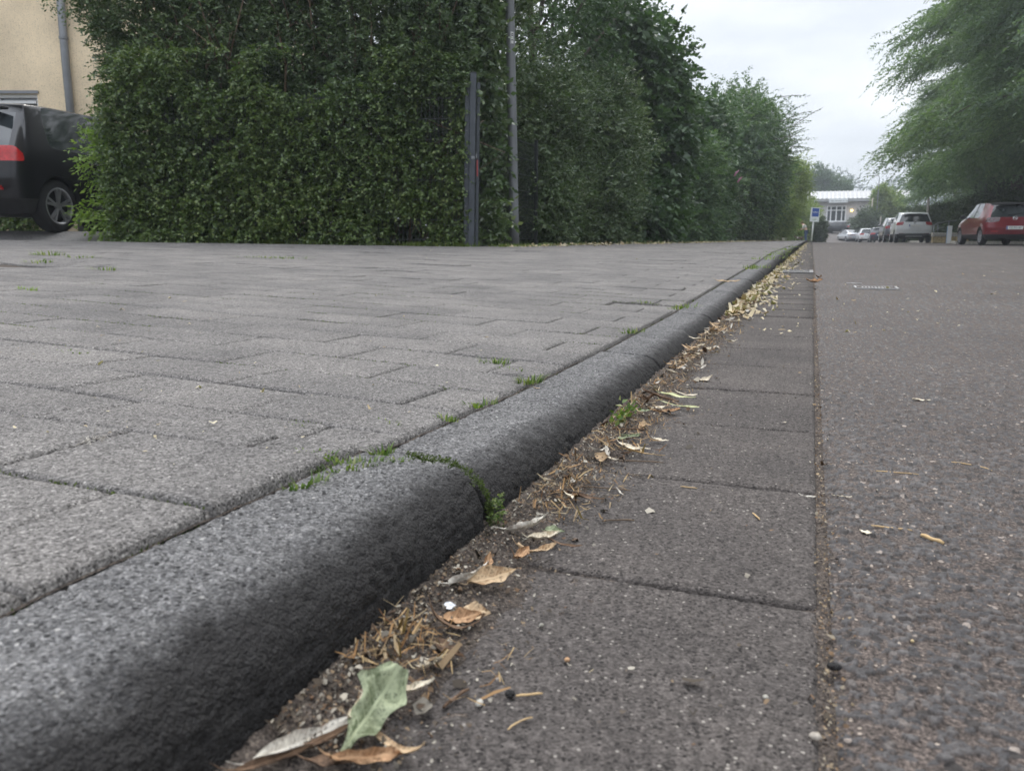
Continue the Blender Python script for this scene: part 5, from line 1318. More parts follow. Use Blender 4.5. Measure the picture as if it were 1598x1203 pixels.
# heading 0 = across the street to the right, 90 = along the street
lay(578, 1132, .066, .058, 84, 'wilt', 'large wilted grey-green lobed leaf at the foot of the kerb, nearest the camera', .6, .5, .15, 2.5, (R(24), R(-22)), .012, stalk=.05, broad=.32)
lay(560, 1100, .06, .016, 100, 'pale', 'narrow pale curled leaf edge standing up behind the wilted green leaf', 1.3, 1.6, .6, 0, (R(30), 0), .006)
lay(628, 1086, .045, .013, 28, 'pale', 'thin pale curled leaf pointing right from the wilted green leaf', .9, 1.3, .9, 0, (R(-20), R(-12)), .006)
lay(612, 1160, .062, .008, -15, 'tan', 'thin arched tan leaf strip in front of the wilted green leaf', 2.0, 1.2, .5, 0, (0, 0), .002)
lay(490, 1150, .075, .018, 62, 'greyleaf', 'mottled pale bark-like leaf leaning on the kerb left of the wilted green leaf', .4, 1.6, .3, 0, (R(25), R(0)), .004)
lay(462, 1172, .07, .018, 58, 'brown', 'dark brown rolled leaf against the kerb at the bottom of the picture', .5, 1.8, .3, 0, (R(20), 0), .004)
lay(545, 1185, .05, .022, 35, 'brown', 'dark brown leaf lying under the front of the wilted green leaf', .6, 1.0, .3, 0, (0, 0), .003)
lay(572, 1192, .04, .03, 25, 'orange', 'light orange-tan leaf at the very bottom edge beside the wilted green leaf', .5, .5, .2, 0, (R(28), 0), .008)
lay(735, 908, .044, .019, 62, 'greyleaf', 'pale grey folded leaf leaning up against the kerb face', .5, 1.5, .4, 0, (R(-35), R(-10)), .010)
lay(768, 908, .044, .022, 40, 'tan', 'striped tan pod-like leaf resting beside the pale grey folded leaf', .6, 1.0, .2, 0, (R(30), R(-8)), .008)
lay(760, 886, .034, .020, 110, 'orange', 'crumpled orange-brown leaf just behind the striped tan leaf', 1.8, 1.3, .8, 0, (R(15), 0), .006)
lay(822, 832, .052, .021, 55, 'greyleaf', 'long pale grey rolled leaf below the mossy kerb joint', .9, 1.5, .3, 0, (R(-25), R(-6)), .010)
lay(848, 838, .038, .016, 48, 'pale', 'pale curled leaf tucked behind the long grey rolled leaf', 1.2, 1.6, .5, 0, (R(15), 0), .004)
lay(878, 849, .046, .011, -12, 'brown', 'long dark brown leaf strip pointing to the road below the mossy kerb joint', .7, 1.5, .7, 0, (R(10), 0), .004)
lay(838, 862, .040, .024, 20, 'tan', 'crumpled tan leaf in front of the long dark brown strip', 1.6, 1.0, .8, 2, (R(-8), 0), .005)
lay(812, 868, .03, .022, 80, 'orange', 'small orange curled leaf left of the crumpled tan leaf', 1.4, 1.4, .4, 0, (R(10), 0), .004)
lay(866, 832, .02, .014, 10, 'wilt', 'tiny blue-green leaf scrap beside the long grey rolled leaf', .6, .6, .3, 0, (R(25), 0), .006)
lay(884, 774, .034, .014, -50, 'pale', 'single pale oval leaf standing out from the grit by the kerb', .4, .8, .4, 0, (R(-30), 0), .006)
lay(868, 762, .024, .008, 60, 'orange', 'tiny rust coloured leaf scrap left of the single pale oval leaf', .8, 1.2, .4)
lay(712, 990, .052, .009, 5, 'brown', 'dark crescent-shaped leaf strip arched over the grit', 2.2, 1.2, .4, 0, (R(-10), 0), .010)
lay(716, 965, .036, .018, 30, 'orange', 'golden brown leaf behind the dark crescent-shaped strip', .9, .9, .3, 0, (R(20), 0), .004)
lay(742, 958, .024, .017, 15, 'tan', 'pinkish tan oval leaf right of the golden brown leaf', .5, .7, .2, 0, (R(25), 0), .005)
lay(690, 1022, .02, .009, 40, 'pale', 'short whitish leaf stub below the dark crescent-shaped strip', 1.0, 1.4, .3)
lay(672, 1030, .022, .010, 70, 'pale', 'bone-coloured curled scrap left of the short whitish stub', 1.0, 1.4, .3)
lay(700, 1010, .03, .018, -20, 'brown', 'mauve-brown flat leaf below the dark crescent-shaped strip', .6, .6, .3)
lay(702, 945, .010, .007, 30, 'white', 'small white plastic shard at the foot of the kerb', .2, .3, .1, 0, (R(30), 0), .004, name='plastic_shard', cat='litter', stalk=0)
lay(1030, 630, .085, .013, -32, 'brown', 'grey-brown pointed strip lying across the heap of pale leaves', .4, 1.4, .4, 0, (0, R(5)), .016)
lay(1058, 622, .070, .017, -14, 'yellowgreen', 'long yellowish-green leaf on the heap beside the kerb, uppermost of the heap', .4, .9, .3, 0, (R(18), 0), .008)
lay(1062, 634, .075, .014, -22, 'yellowgreen', 'long pale yellow leaf at the front of the heap beside the kerb', .4, 1.2, .3, 0, (R(10), 0), .004)
lay(1012, 628, .045, .03, 60, 'brown', 'brown cupped leaf leaning on the kerb at the left of the heap', 1.2, 1.0, .4, 0, (R(-30), 0), .010)
lay(1072, 614, .045, .014, -20, 'pale', 'pale leaf behind the yellowish-green leaf of the heap', .6, 1.0, .3)
lay(1020, 634, .045, .02, 15, 'pale', 'whitish leaf under the grey-brown pointed strip', .5, .8, .3)
lay(1040, 640, .05, .02, 30, 'orange', 'orange leaf scrap below the grey-brown pointed strip', .8, .8, .3)
lay(985, 701, .042, .014, -22, 'pale', 'pale leaf with raised edge lying above the long straw-coloured leaf', .8, 1.2, .3, 0, (R(15), 0), .006)
lay(1002, 708, .068, .009, -14, 'straw', 'long straw-coloured pointed leaf reaching out to the road', .3, 1.3, .3, 0, (0, 0), .005)
lay(936, 705, .036, .008, 55, 'greyleaf', 'thin pale arched leaf against the kerb left of the straw-coloured leaf', 1.8, 1.4, .5, 0, (0, 0), .006)
lay(953, 712, .028, .012, -25, 'pale', 'small pale leaf in the needles below the thin arched leaf', .6, .9, .4)
lay(985, 685, .026, .02, 20, 'wilt', 'small grey-green lobed leaf above the straw-coloured leaf', .5, .5, .3, 2, (R(20), 0), .008)
lay(973, 686, .03, .018, 70, 'wilt', 'tiny grey-green leaf left of the small lobed leaf', .5, .6, .3, 0, (R(20), 0), .006)
lay(1000, 643, .03, .014, 5, 'wilt', 'green leaf lying in the gutter left of the pale heap', .4, .6, .3, 0, (R(15), 0), .006)
lay(1032, 686, .024, .011, -10, 'pale', 'ragged pale leaf scrap alone on the gutter slab', .6, .6, .3, 2, (R(10), 0), .003)
lay(1000, 696, .028, .008, 0, 'pale', 'white sliver of leaf on the gutter slab above the straw-coloured leaf', .2, .5, .1)
lay(1314, 771, .022, .010, 0, 'pale', 'single pale oval leaflet lying on the asphalt', .3, .4, .1, stalk=.02)
lay(1352, 826, .014, .008, -30, 'pale', 'tiny cream leaflet on the asphalt near the twigs', .3, .4, .1, stalk=.02)
lay(1438, 622, .03, .014, 0, 'pale', 'yellowish leaf scrap far out on the asphalt', .6, .6, .2, stalk=.02)
lay(1270, 447, .10, .07, 10, 'orange', 'crumpled rust-brown leaf cluster lying alone by the road seam', 1.6, 1.0, .6, 3, (R(10), 0), .03)
lay(1278, 445, .07, .06, 60, 'brown', 'dark brown curled leaf on the rust-brown cluster by the road seam', 1.8, 1.2, .6, 2, (R(-20), 0), .05)
lay(1137, 435, .12, .05, 12, 'tan', 'yellowish flat leaf on the kerb top in the distance', .3, .4, .2, 2, (0, 0), .006)
lay(1262, 771, .018, .008, -5, 'greyleaf', 'grey leaf scrap in the road seam', .5, .5, .2)
lay(912, 772, .05, .012, -8, 'brown', 'grey-brown twig-like leaf on the gutter beside the pale oval leaf', .5, 1.5, .3)
lay(838, 603, .01, .006, 0, 'tan', 'tiny tan scrap on the kerb back edge', .3, .4, .1)
def twig(px, py, ln, head, r, mat, label, bend=.12, name='twig', cat='twig'):
    p = atz(px, py, .004); p = atz(px, py, gz(p[0], p[1])+r); a = R(head); d = np.array([math.cos(a), math.sin(a)]); s = np.array([-d[1], d[0]]); pts = []
    for k in range(6):
        t = k/5-.5; b = bend*ln*(.25-t*t); pts.append((d[0]*ln*t+s[0]*b, d[1]*ln*t+s[1]*b, r*.3+.25*r*math.sin(k*2)))
    o = MB().tube(pts, [r*.8, r, r, r*.9, r, r*.7], 6).build(name, M[mat], None, True, label=label, cat=cat); o.location = (p[0], p[1], gz(p[0], p[1])+r*.5)
for a in ((1390, 823, .04, 0, .0009, 'straw', 'straight straw stalk lying level on the asphalt', .02), (1455, 840, .024, -42, .0022, 'straw', 'short thick straw stub on the asphalt right of the level stalk', .02),
          (1516, 727, .05, -30, .0008, 'straw', 'thin hooked yellow stem on the asphalt', .6), (1400, 737, .05, 3, .0007, 'straw', 'thin pale stem among the asphalt stones above the stalks', .05),
          (712, 1088, .026, 75, .0013, 'brown', 'short brown twig standing out beside the wilted green leaf', .15), (826, 1083, .018, 30, .0008, 'straw', 'tiny straw splinter on the near gutter slab', .05),
          (812, 1128, .02, 60, .0006, 'straw', 'bent straw fibre on the near gutter slab below the splinter', .4), (965, 812, .035, 25, .0009, 'twig', 'brown bent twig lying on the second gutter slab', .3),
          (1180, 805, .02, -65, .0008, 'straw', 'small pale stem on the second gutter slab near the seam', .1), (1000, 720, .06, 12, .0010, 'twig', 'grey-brown twig in the gutter below the straw-coloured leaf', .2),
          (975, 668, .06, 14, .0018, 'brown', 'dark twig at the kerb foot above the grey-green leaves', .1), (945, 762, .06, 6, .0009, 'twig', 'long thin twig in the gutter grit near the pale oval leaf', .15), (1075, 760, .02, 0, .0007, 'straw', 'tiny straw on the third gutter slab', .05)):
    twig(*a)
M['gutterpale'] = plain('weathered_pebble', (.36, .32, .27), .85, 0, .3, 400)
def pebble(px, py, r, mat, label):
    p = atz(px, py, .003); m = MB().lathe([(0, -.6), (.8, -.5), (1, 0), (.75, .5), (0, .62)], 9, 'z'); rg = random.Random(px); sx, sy = rg.uniform(.8, 1.25), rg.uniform(.8, 1.2)
    m.V = [(v[0]*r*sx*rg.uniform(.93, 1.07), v[1]*r*sy*rg.uniform(.93, 1.07), v[2]*r*.8) for v in m.V]
    o = m.build('pebble', M[mat], None, True, label=label, cat='pebble'); z = gz(p[0], p[1]); o.location = (p[0], p[1], z+r*.3)
for a in ((1273, 1146, .0034, 'gutterpale', 'round pale pebble in the road seam at the bottom of the picture'), (1195, 1084, .0022, 'palekerb', 'cream pebble on the near gutter slab beside the seam'), (1424, 997, .0018, 'sandstone', 'tiny yellowish pebble on the near asphalt'),
          (796, 1080, .0035, 'kerb', 'dark pebble on the near gutter slab'), (748, 1094, .0032, 'palekerb', 'whitish lump of grit right of the wilted green leaf'), (1302, 1038, .0045, 'kerb', 'bluish grey stone in the asphalt edge'), (845, 973, .0025, 'palekerb', 'cream crumb on the near gutter slab by the leaves'),
          (885, 1026, .0022, 'orange', 'rusty crumb on the near gutter slab'), (1512, 768, .0025, 'palekerb', 'pale chip on the asphalt')):
    pebble(*a)

# smaller leaves lying along the kerb foot: separate things near by, one mass farther on
rng = np.random.default_rng(5)
LM = {}
for mi, mn in enumerate(('pale', 'tan', 'greyleaf', 'brown', 'tan')):
    for k in range(3):
        LM[mi, k] = leaf_mesh(1.0, (.34, .5, .26)[k], (.8, 1.4, .5)[k], (1.2, .8, 1.5)[k], .5, 0, 300+mi*7+k, nu=12, nv=6); LM[mi, k].materials.append(M[mn])
def kerbfoot(n, y0, y1, w):
    y = np.exp(rng.uniform(math.log(y0), math.log(y1), n)); x = -.283+np.abs(rng.normal(0, w, n)) ; return x, y
SEG = ((.85, 1.7, 34, 'small dry leaves in the gutter between the mossy kerb joint and the pale heap', 'small dry leaf in the gutter grit between mossy kerb joint and pale heap', .045),
       (1.7, 3.2, 90, 'small dry leaves in the gutter behind the pale heap', 'small pale dry leaf in the gutter strip just behind the pale heap', .035),
       (3.2, 6.5, 130, 'small dry leaves in the far gutter strip', 'small pale dry leaf in the leaf strip along the far kerb', .035))
for y0, y1, n, g, lab, w in SEG:
    xs, ys = kerbfoot(n, y0, y1, w)
    for x, y in zip(xs, ys):
        x = min(x, -.12); k = (int(rng.integers(0, 5)), int(rng.integers(0, 3))); o = link('dry_leaf', LM[k], None, label=lab, cat='leaf', group=g)
        s = rng.uniform(.024, .046) if y > 1.6 else rng.uniform(.014, .032); o.scale = (s, s, s); o.rotation_euler = (rng.normal(0, .3), rng.normal(0, .25), rng.uniform(0, 6.3)); o.location = (x, y, gz(x, y)+.003+.012*rng.random()*(y > 1.7))
def scraps(name, label, cat, mat, pos, size, aspect, flat=.25, thick=False):
    """many small bent chips as one mass: pos (n,3), each two folded quads"""
    n = len(pos); size = size if np.isscalar(size) else size[:n]; a = rng.uniform(0, 6.28, n); el = rng.normal(0, flat, n); s = size*rng.uniform(.5, 1.5, n); w = s*aspect*rng.uniform(.6, 1.4, n)
    d = np.stack([np.cos(a)*np.cos(el), np.sin(a)*np.cos(el), np.sin(el)], -1); q = np.stack([-np.sin(a), np.cos(a), rng.normal(0, flat, n)], -1); up = np.cross(d, q)
    b = (rng.normal(0, .35, n)*s)[:, None]*up
    V = np.stack([pos-d*s[:, None]/2-q*w[:, None]/3+b*.5, pos-d*s[:, None]/2+q*w[:, None]/3+b*.5, pos-q*w[:, None]/2, pos+q*w[:, None]/2, pos+d*s[:, None]/2-q*w[:, None]/4+b, pos+d*s[:, None]/2+q*w[:, None]/4+b], 1).reshape(-1, 3)
    i = np.arange(n)[:, None]*6; F = np.concatenate([i+[[0, 2, 3, 1]], i+[[2, 4, 5, 3]]])
    link(name, npmesh(name, V, F), M[mat], label=label, cat=cat, kind='stuff')
gzv = lambda x, y: road_z(y)+np.maximum(.001, .016*np.clip(1-(x+.285)/.09, 0, 1))
x, y = kerbfoot(2600, 3.0, 42, .030); x = np.minimum(np.where(rng.random(2600) < .35, -.283+(x+.283)*2.6, x), .05); P = np.stack([x, y, gzv(x, y)+.004+.012*rng.random(2600)], -1)
scraps('leaf_litter', 'pale leaf litter heaped along the distant part of the gutter', 'leaf litter', 'litter', P[:2000], .030, .5, .22)
n = 11000; y = np.exp(rng.uniform(math.log(.34), math.log(4.5), n)); x = -.284+np.abs(rng.normal(0, .03+.03*vnoise(y*6, y*0, 3), n)); P = np.stack([x, y, gzv(x, y)+.0012+.003*rng.random(n)], -1)
scraps('gutter_grit', 'brown grit and crumbs washed along the kerb foot', 'grit', 'grit', P, .0019*np.exp(rng.normal(0, .45, n)), .75, .4)
n = 2600; y = np.exp(rng.uniform(math.log(.42), math.log(4), n)); x = -.282+np.abs(rng.normal(0, .045, n)); dn = vnoise(y*7, y*0, 9) > .3; x, y = x[dn], y[dn]; P = np.stack([x, y, gzv(x, y)+.002+.006*rng.random(len(x))], -1)
scraps('plant_debris', 'reddish-brown needles and stem fibres in the gutter dirt', 'plant debris', 'debris', P, .011*np.exp(rng.normal(0, .4, len(P))), .075, .3)
n = 2400; y = np.exp(rng.uniform(math.log(.4), math.log(9), n)); x = .029+rng.normal(0, .0035, n)+np.where(rng.random(n) < .3, np.abs(rng.normal(0, .014, n)), 0); P = np.stack([x, y, road_z(y)+.0008+.001*rng.random(n)], -1)
scraps('seam_grit', 'orange-brown grit lying in the seam between gutter slabs and asphalt', 'grit', 'seam', P, .0013*np.exp(rng.normal(0, .5, n)), .75, .4)
n = 3000; y = np.exp(rng.uniform(math.log(.42), math.log(26), n)); x = rng.uniform(-.25, .1+.38*y, n); x = np.where(rng.random(n) < .35, rng.uniform(-.26, .02, n), x); P = np.stack([x, y, road_z(y)+.0025+.0008*rng.random(n)], -1)
sz = 1
scraps('road_crumbs', 'pale crumbs and leaf specks scattered over gutter slabs and asphalt', 'crumbs', 'grit', P[:1500][::2], .0022*np.exp(rng.normal(0, .55, 750)), .6, .2)
far = P[1500:]; far = far[far[:, 1] > 2.5]; far[:, 2] += .004
scraps('road_leaf_specks', 'pale leaf specks scattered over the distant asphalt', 'leaf specks', 'litter', far[::2], .011*np.exp(rng.normal(0, .4, len(far[::2]))), .5, .2)
n = 900; y = np.exp(rng.uniform(math.log(.5), math.log(14), n)); x = -.45-rng.random(n)*np.minimum(3.2, .5+.5*y); P = np.stack([x, y, walk_z(x, y)+.0028], -1)
scraps('pavement_crumbs', 'pale specks and leaf crumbs scattered over the pavers', 'crumbs', 'litter', P[::3], .0035*np.exp(rng.normal(0, .5, 300)), .5, .2)
n = 1500; yy = rng.uniform(9.5, 50, n); xx = hedge_x(yy)+.35+np.abs(rng.normal(0, .3, n)); P = np.stack([xx, yy, walk_z(xx, yy)+.012], -1)
scraps('hedge_leaf_fall', 'fallen leaves along the foot of the pavement shrubs', 'fallen leaves', 'litter', P, .05, .5, .3)

# grass tufts and moss
def tuft_mesh(n, h, r, seed, lean=.5):
    rg = np.random.default_rng(seed); V = []; F = []
    for i in range(n):
        a = rg.uniform(0, 6.28); q = r*math.sqrt(rg.random()); b = np.array([q*math.cos(a)*1.8, q*math.sin(a)*.6, 0]); hh = h*rg.uniform(.4, 1.15); d = np.array([math.cos(a), math.sin(a), 0])*hh*lean*rg.uniform(.3, 1.8); w = .0011*rg.uniform(.6, 1.7)*max(1, h/.02); s = np.array([-math.sin(a), math.cos(a), 0])*w; o = len(V)
        for t, k in ((0, 1), (.5, .8), (1, .12)):
            c = b+d*t*t+np.array([0, 0, hh*t*(1-.28*t)]); V += [c-s*k, c+s*k]
        F += [(o, o+1, o+3, o+2), (o+2, o+3, o+5, o+4)]
    return npmesh('tuft', np.array(V), np.array(F))
def tuft(px, py, n, h, r, label, mat='fresh', rz_=0, group=None, fn=None):
    f = fn or (lambda a, b: gz(a, b)); p = ground_at(px, py, f); o = link('grass_tuft', tuft_mesh(n, h, r, int(px+py*3) % 9999), M[mat], label=label, cat='grass tuft', group=group); o.location = (p[0], p[1], f(p[0], p[1])-.004); o.rotation_euler = (0, 0, rz_); return o
tuft(480, 757, 44, .017, .013, 'grass tuft with flat blades in the kerb back joint, nearest the camera', rz_=1.2)
tuft(548, 728, 90, .014, .022, 'broad yellowish grass tuft at the corner where paver joint and kerb joint meet', rz_=1.0)
tuft(505, 708, 60, .008, .020, 'low mossy grass strip in the paver joint leading to the broad tuft', rz_=2.9)
tuft(595, 706, 30, .014, .010, 'small dark green tuft on the kerb back joint right of the broad tuft', rz_=1.0)
tuft(620, 718, 36, .010, .010, 'low green tuft growing on the kerb top itself')
tuft(697, 661, 26, .013, .010, 'little green sprout in the dark gap behind the kerb, halfway to the leafy tuft')
tuft(748, 638, 40, .014, .018, 'straw-mixed tuft behind the kerb with a brown leaf scrap', rz_=1.0)
tuft(827, 604, 70, .020, .016, 'leafy bright tuft standing tallest on the kerb back joint', rz_=.9)
tuft(458, 663, 26, .008, .012, 'thin tuft in a cross joint between two pavers, left of the kerb tufts')
tuft(608, 658, 30, .007, .014, 'flat moss-like tuft in the paver joint left of the dark gap', rz_=2.8)
tuft(773, 566, 46, .018, .02, 'green tuft alone in a paver joint left of the leafy bright tuft', rz_=.4)
tuft(800, 576, 24, .012, .02, 'sparse tuft beside the lone paver tuft', rz_=2.8)
tuft(985, 518, 40, .022, .03, 'tuft on the kerb back joint in the middle distance', rz_=1.0)
tuft(1068, 480, 50, .026, .05, 'wider tuft on the kerb back joint beyond the middle-distance tuft', rz_=1.0)
tuft(1008, 472, 30, .02, .03, 'small tuft in the pavers left of the wider kerb tuft')
tuft(110, 549, 40, .010, .022, 'flat green tuft in the pavers at the left of the picture')
tuft(40, 452, 40, .02, .03, 'yellowish tuft in the pavers below the sunken patch', mat='lime')
tuft(160, 421, 36, .03, .05, 'small tuft right of the sunken patch of paving')
tuft(75, 398, 60, .045, .08, 'dark green tuft behind the sunken patch of paving', rz_=.3)
tuft(62, 411, 40, .04, .06, 'green tuft in front of the sunken patch of paving', rz_=.3)
tuft(130, 402, 40, .03, .07, 'flat tuft to the right behind the sunken patch', rz_=.3)
tuft(440, 403, 70, .03, .14, 'long flat tuft along a joint in front of the hedge', rz_=.35)
tuft(395, 402, 40, .03, .10, 'thin grass strip left of the long flat tuft in front of the hedge', rz_=.35)
tuft(1180, 419, 60, .05, .12, 'grass on the kerb back joint at the ramped kerb stone', rz_=1.3)
for i, (px, py) in enumerate(((1215, 394), (1225, 390), (1208, 398), (1236, 386), (1200, 404))):
    tuft(px, py, 60, .045, .22, 'grass growing over the pavement edge behind the far kerb', rz_=1.3, mat='olive', group='grass along the far kerb')
for i in range(60):
    q = rng.random(); uu = HLEFT+.1+q*(PU-HLEFT-.05); p = site(uu, FEN_V-.10+.10*rng.random()); z = float(walk_z(p[0], p[1])) if False else .20
    o = link('grass_tuft', tuft_mesh(34, .09, .10, i), M['olive'] if i % 3 else M['fresh'], label='short grass and weeds along the foot of the fence and hedge', cat='grass tuft', group='weeds along the hedge foot'); o.location = (p[0], p[1], float(walk_z(p[0], p[1]))-.012); o.rotation_euler = (0, 0, YAW+rng.normal(0, .3))
for i in range(70):
    yv = 9.4+40*rng.random()**1.6; xv = hx(yv)+.40+.12*rng.normal()
    o = link('grass_tuft', tuft_mesh(34, .07, .14, 100+i), M['olive'] if i % 2 else M['fresh'], label='short grass along the foot of the pavement shrubs beyond the pole', cat='grass tuft', group='grass along the pavement shrubs'); o.location = (xv, yv, float(walk_z(xv, yv))-.012); o.rotation_euler = (0, 0, 1.5)
def moss_line():
    n = 300; pr = kerb_profile(np.array([KJ-.0005]), 120)[0]; arc = np.cumsum(np.r_[0, np.hypot(*np.diff(pr, axis=0).T)]); sl = (pr[:, 1] > .012) & (pr[:, 0] > -.385); a0, a1 = arc[sl].min(), arc[sl].max()
    t = a0+(a1-a0)*rng.random(n)**1.0; x = np.interp(t, arc, pr[:, 0]); z = np.interp(t, arc, pr[:, 1]); y = KJ+.002+rng.normal(0, .0022, n)
    P = np.stack([x+.0005, y, z-.004+.004*rng.random(n)], -1); V, F = sprays(rng, P, np.array([[.5, 0, .8]]*n)+rng.normal(0, .5, (n, 3)), .005, 4, .0032, .0018, .1, .8, .4)
    link('moss', npmesh('moss', V, F), M['moss'], label='bright green moss line filling the near kerb joint', cat='moss', kind='stuff')
    P = np.stack([-.285+.006*rng.random(60), KJ+.006+rng.normal(0, .006, 60), .008+.035*rng.random(60)], -1); V, F = sprays(rng, P, np.array([[.8, .1, .5]]*60)+rng.normal(0, .4, (60, 3))[:60], .006, 4, .0036, .0024, .1, .8, .4)
    link('kerb_weed', npmesh('kerb_weed', V, F), M['fresh'], label='tiny leafy weed hanging from the kerb joint above the gutter', cat='weed')
    n = 5000; y = np.exp(rng.uniform(math.log(.3), math.log(6), n)); x = -.433+rng.normal(0, .003, n); k = (vnoise(y*14, y*0, 17) > .72); x, y = x[k], y[k]; P = np.stack([x, y, kerb_z(y)-.012+.006*rng.random(len(y))], -1)
    V, F = sprays(rng, P, np.array([[0, 0, 1.0]]*len(y))+rng.normal(0, .6, (len(y), 3)), .004, 3, .003, .0018, .1, .8, .4); link('joint_moss', npmesh('joint_moss', V, F), M['moss'], label='patchy moss in the joint behind the kerb', cat='moss', kind='stuff')
    n = 16000; y = rng.uniform(.3, 4.2, n); x = rng.uniform(-3.0, -.44, n); row = np.floor((y-.475)/.162); yj = .475+.162*np.round((y-.475)/.162)-.002
    k = (fbm(x*2.6, yj*2.6, 55, 3) > .05) & (x < -.44) & (np.hypot(x, yj) < 3.4); x, yj = x[k], yj[k]+rng.normal(0, .0014, k.sum())
    P = np.stack([x, yj, walk_z(x, yj)-.006+.003*rng.random(len(x))], -1); V, F = sprays(rng, P, np.array([[0, 0, 1.0]]*len(x))+rng.normal(0, .6, (len(x), 3)), .004, 3, .0034, .002, .1, .8, .4); link('paver_moss', npmesh('paver_moss', V, F), M['moss'], label='thin moss in the joints between the pavers', cat='moss', kind='stuff')
moss_line()
for px, py, lab in ((792, 795, 'a'), (975, 648, 'seedling with round leaves at the kerb foot left of the pale heap'), (964, 660, 'pair of tiny seedlings at the kerb foot above the dark twig')):
    if lab == 'a': continue
    p = atz(px, py, .012); P = np.array([[p[0], p[1], gz(p[0], p[1])]]*7); V, F = sprays(rng, P, np.array([[.5, -.2, .9]]*7)+rng.normal(0, .4, (7, 3)), .03, 5, .012, .008, .1, .8, .5)
    link('seedling', npmesh('seedling', V-P[0], F), M['fresh'], label=lab, cat='weed', loc=tuple(P[0]))

# ------------------------------------------------------------------ covers and paper
def covers():
    a = atz(1335, 449, .004); b = atz(1392, 445.5, .004); w = b[0]-a[0]
    e = empty('valve_cover', ((a[0]+b[0])/2, a[1]+.03, float(rz(a[1]))+.004), 'small worn rectangular iron valve cover set into the asphalt', 'cover')
    m = MB(); l = .20
    for x, y, sx, sy in ((0, -l/2, w, .010), (0, l/2, w, .010), (-w/2, 0, .010, l-.012), (w/2, 0, .010, l-.012)): m.box((x, y, .001), (sx, sy, .008))
    m.build('frame', M['marking'], e); m = MB().box((0, 0, -.001), (w-.02, l-.02, .006))
    lid = m.build('lid', M['road'], e); m = MB()
    for k in range(9): m.box((-w/2+.04+k*(w-.08)/8, 0, .0015), (.007, l*.5, .004))
    m.build('ribs', M['marking'], lid)
    m = MB().box((0, 0, .002), (.09, .02, .004)); o = m.build('metal_strip', M['marking'], label='short pale metal strip in the asphalt left of the valve cover', cat='metal strip'); p = atz(1333, 442.5, .004); o.location = (p[0], p[1], float(rz(p[1]))+.003)
    p = atz(1252, 424.5, .004); e = empty('gutter_drain', (-.125, p[1], float(rz(p[1]))+.001), 'iron drain grating set into the gutter where the kerb ramps up', 'drain')
    m = MB()
    for x, y, sx, sy in ((0, -.24, .30, .03), (0, .24, .30, .03), (-.135, 0, .03, .45), (.135, 0, .03, .45)): m.box((x, y, .004), (sx, sy, .014))
    m.build('frame', M['iron'], e); m = MB()
    for k in range(11): m.box((0, -.2+k*.04, .003), (.24, .02, .010))
    m.build('grating', M['iron'], e); MB().box((0, 0, -.0005), (.24, .45, .004)).build('pit', M['ink'], e)
    # crumpled paper cup by the car wheel
    p = ground_at(127, 373, lambda a, b: float(walk_z(a, b))); m = MB(); V = []; rg = random.Random(3); n = 10
    for k, (r, h) in enumerate(((.055, 0), (.062, .02), (.05, .055), (.02, .082))):
        for i in range(n):
            a = 2*math.pi*i/n; V.append((r*math.cos(a)*rg.uniform(.75, 1.2)*1.25, r*math.sin(a)*rg.uniform(.75, 1.2), h*rg.uniform(.7, 1.25)))
    F = [(k*n+i, k*n+(i+1) % n, (k+1)*n+(i+1) % n, (k+1)*n+i) for k in range(3) for i in range(n)]+[tuple(3*n+i for i in range(n))]
    o = m.add(V, F).build('crumpled_paper', M['paper'], label='crumpled whitish paper lying in front of the hedge by the black car wheel', cat='litter'); o.location = (p[0], p[1], float(walk_z(p[0], p[1]))-.004)
    p = ground_at(145, 690, lambda a, b: float(walk_z(a, b))); V, F = sprays(rng, np.array([[0, 0, .003]]*26), rng.normal(0, 1, (26, 3))*[1, 1, .25], .012, 3, .007, .0007, .0, .5, .3)
    link('lint_tuft', npmesh('lint_tuft', V, F), M['greyleaf'], label='greyish dried plant tuft lying on the paver joint at the left', cat='litter', loc=(p[0], p[1], float(walk_z(p[0], p[1]))))
covers()

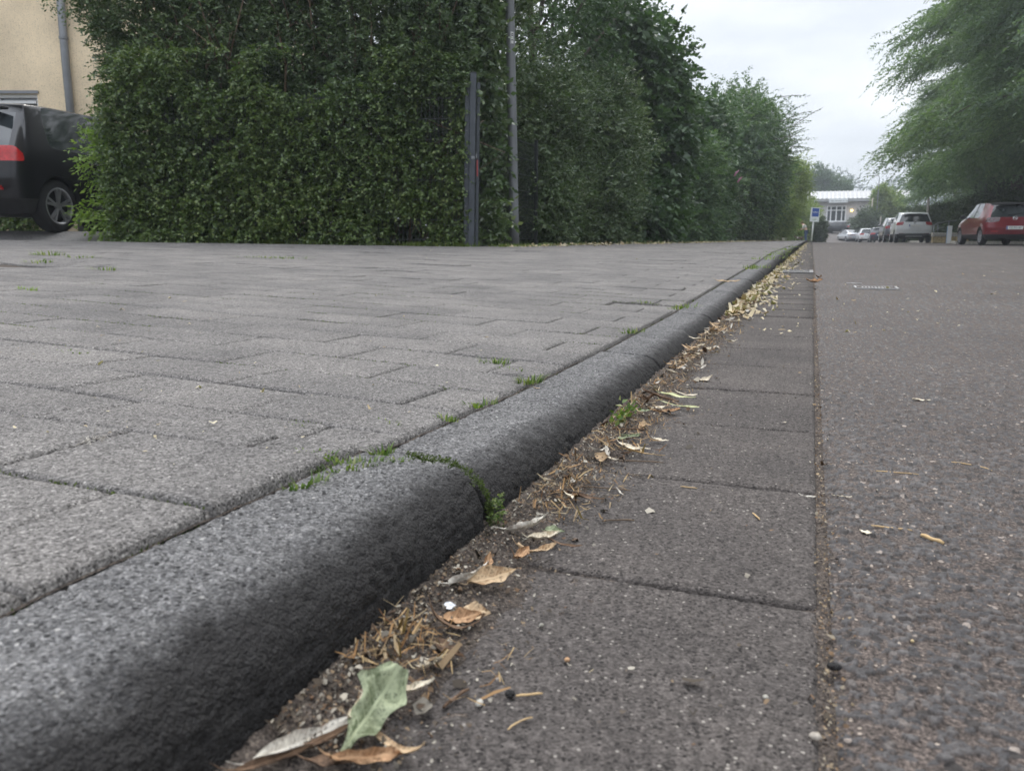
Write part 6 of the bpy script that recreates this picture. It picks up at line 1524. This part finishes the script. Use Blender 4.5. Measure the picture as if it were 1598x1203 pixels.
# ------------------------------------------------------------------ light, sky, camera
SUN_EL, SUN_AZ = 52.0, -14.0       # azimuth from +Y towards +X
def world():
    w = D.worlds.new('World'); SC.world = w; w.use_nodes = True; nt = w.node_tree; bg = nt.nodes['Background']; out = nt.nodes['World Output']
    sky = nt.nodes.new('ShaderNodeTexSky'); sky.sky_type = 'NISHITA'; sky.sun_disc = False; sky.sun_elevation = R(SUN_EL); sky.sun_rotation = R(SUN_AZ); sky.dust_density = 2.0
    L(nt, sky.outputs[0], bg.inputs[0]); bg.inputs[1].default_value = .10
    tc = nt.nodes.new('ShaderNodeTexCoord'); mp = nt.nodes.new('ShaderNodeMapping'); L(nt, tc.outputs['Generated'], mp.inputs[0]); mp.inputs['Scale'].default_value = (1.0, 1.0, 3.2); mp.inputs['Rotation'].default_value = (R(8), R(-14), 0)
    n1 = noise(nt, mp.outputs[0], 2.6, 5, .55)
    c = ramp(nt, n1, [(.34, (.48, .515, .57)), (.5, (.60, .63, .68)), (.64, (.735, .755, .785))])
    # overcast sky: brighter overhead than at the horizon, and towards the veiled sun
    sx = nt.nodes.new('ShaderNodeSeparateXYZ'); L(nt, tc.outputs['Generated'], sx.inputs[0])
    g = ramp(nt, sx.outputs[2], [(0, (1.0, 1.0, 1.0)), (.34, (1.0, 1.0, 1.0)), (.55, (1.85, 1.85, 1.86)), (1, (3.2, 3.2, 3.22))])
    c2 = mixc(nt, 1.0, c.outputs[0], g.outputs[0], 'MULTIPLY')
    b2 = nt.nodes.new('ShaderNodeBackground'); L(nt, c2, b2.inputs[0]); b2.inputs[1].default_value = 1.02
    mx = nt.nodes.new('ShaderNodeMixShader'); mx.inputs[0].default_value = .88
    L(nt, bg.outputs[0], mx.inputs[1]); L(nt, b2.outputs[0], mx.inputs[2]); L(nt, mx.outputs[0], out.inputs[0])
world()
sl = D.lights.new('sun', 'SUN'); sl.energy = 1.2; sl.angle = R(18); sl.color = (1, .96, .9); so = D.objects.new('sun', sl); COL.objects.link(so)
az, el = R(SUN_AZ), R(SUN_EL); dv = Vector((math.sin(az)*math.cos(el), math.cos(az)*math.cos(el), math.sin(el))); so.rotation_euler = dv.to_track_quat('Z', 'Y').to_euler(); so.location = (0, 0, 30)

def glare_veil():  # added volume that imitates lens glare over the far street
    m = D.materials.new('glare_veil'); m.use_nodes = True; nt = m.node_tree; nt.nodes.clear(); o = nt.nodes.new('ShaderNodeOutputMaterial'); v = nt.nodes.new('ShaderNodeVolumePrincipled')
    v.inputs['Color'].default_value = (.86, .93, 1.0, 1); v.inputs['Density'].default_value = VEIL_DENSITY; v.inputs['Anisotropy'].default_value = .35; L(nt, v.outputs[0], o.inputs['Volume'])
    MB().box((0, 560, 14), (1700, 1380, 36)).build('glare_veil', m, kind='stuff', label='thin pale veil added to imitate lens glare over the far street', cat='glare_veil')
VEIL_DENSITY = .0013
glare_veil()
cam = D.cameras.new('camera'); co = D.objects.new('camera', cam); COL.objects.link(co); SC.camera = co
cam.sensor_width = 36.0; cam.lens = 36.0*FPX/PW; cam.clip_start = .02; cam.clip_end = 3000
co.location = (0, 0, CAMH)
mw = Matrix(((RT[0], UP[0], -FW[0], 0), (RT[1], UP[1], -FW[1], 0), (RT[2], UP[2], -FW[2], CAMH), (0, 0, 0, 1))); co.matrix_world = mw
cam.dof.use_dof = True; cam.dof.focus_distance = 1.5; cam.dof.aperture_fstop = 12.5
SC.view_settings.view_transform = 'Standard'; SC.view_settings.look = 'None'; SC.view_settings.exposure = 0.55; SC.view_settings.gamma = 1.0
SC.cycles.volume_bounces = 0; SC.cycles.max_bounces = 6; SC.cycles.diffuse_bounces = 3; SC.cycles.glossy_bounces = 3; SC.cycles.transmission_bounces = 4; SC.cycles.use_denoising = True
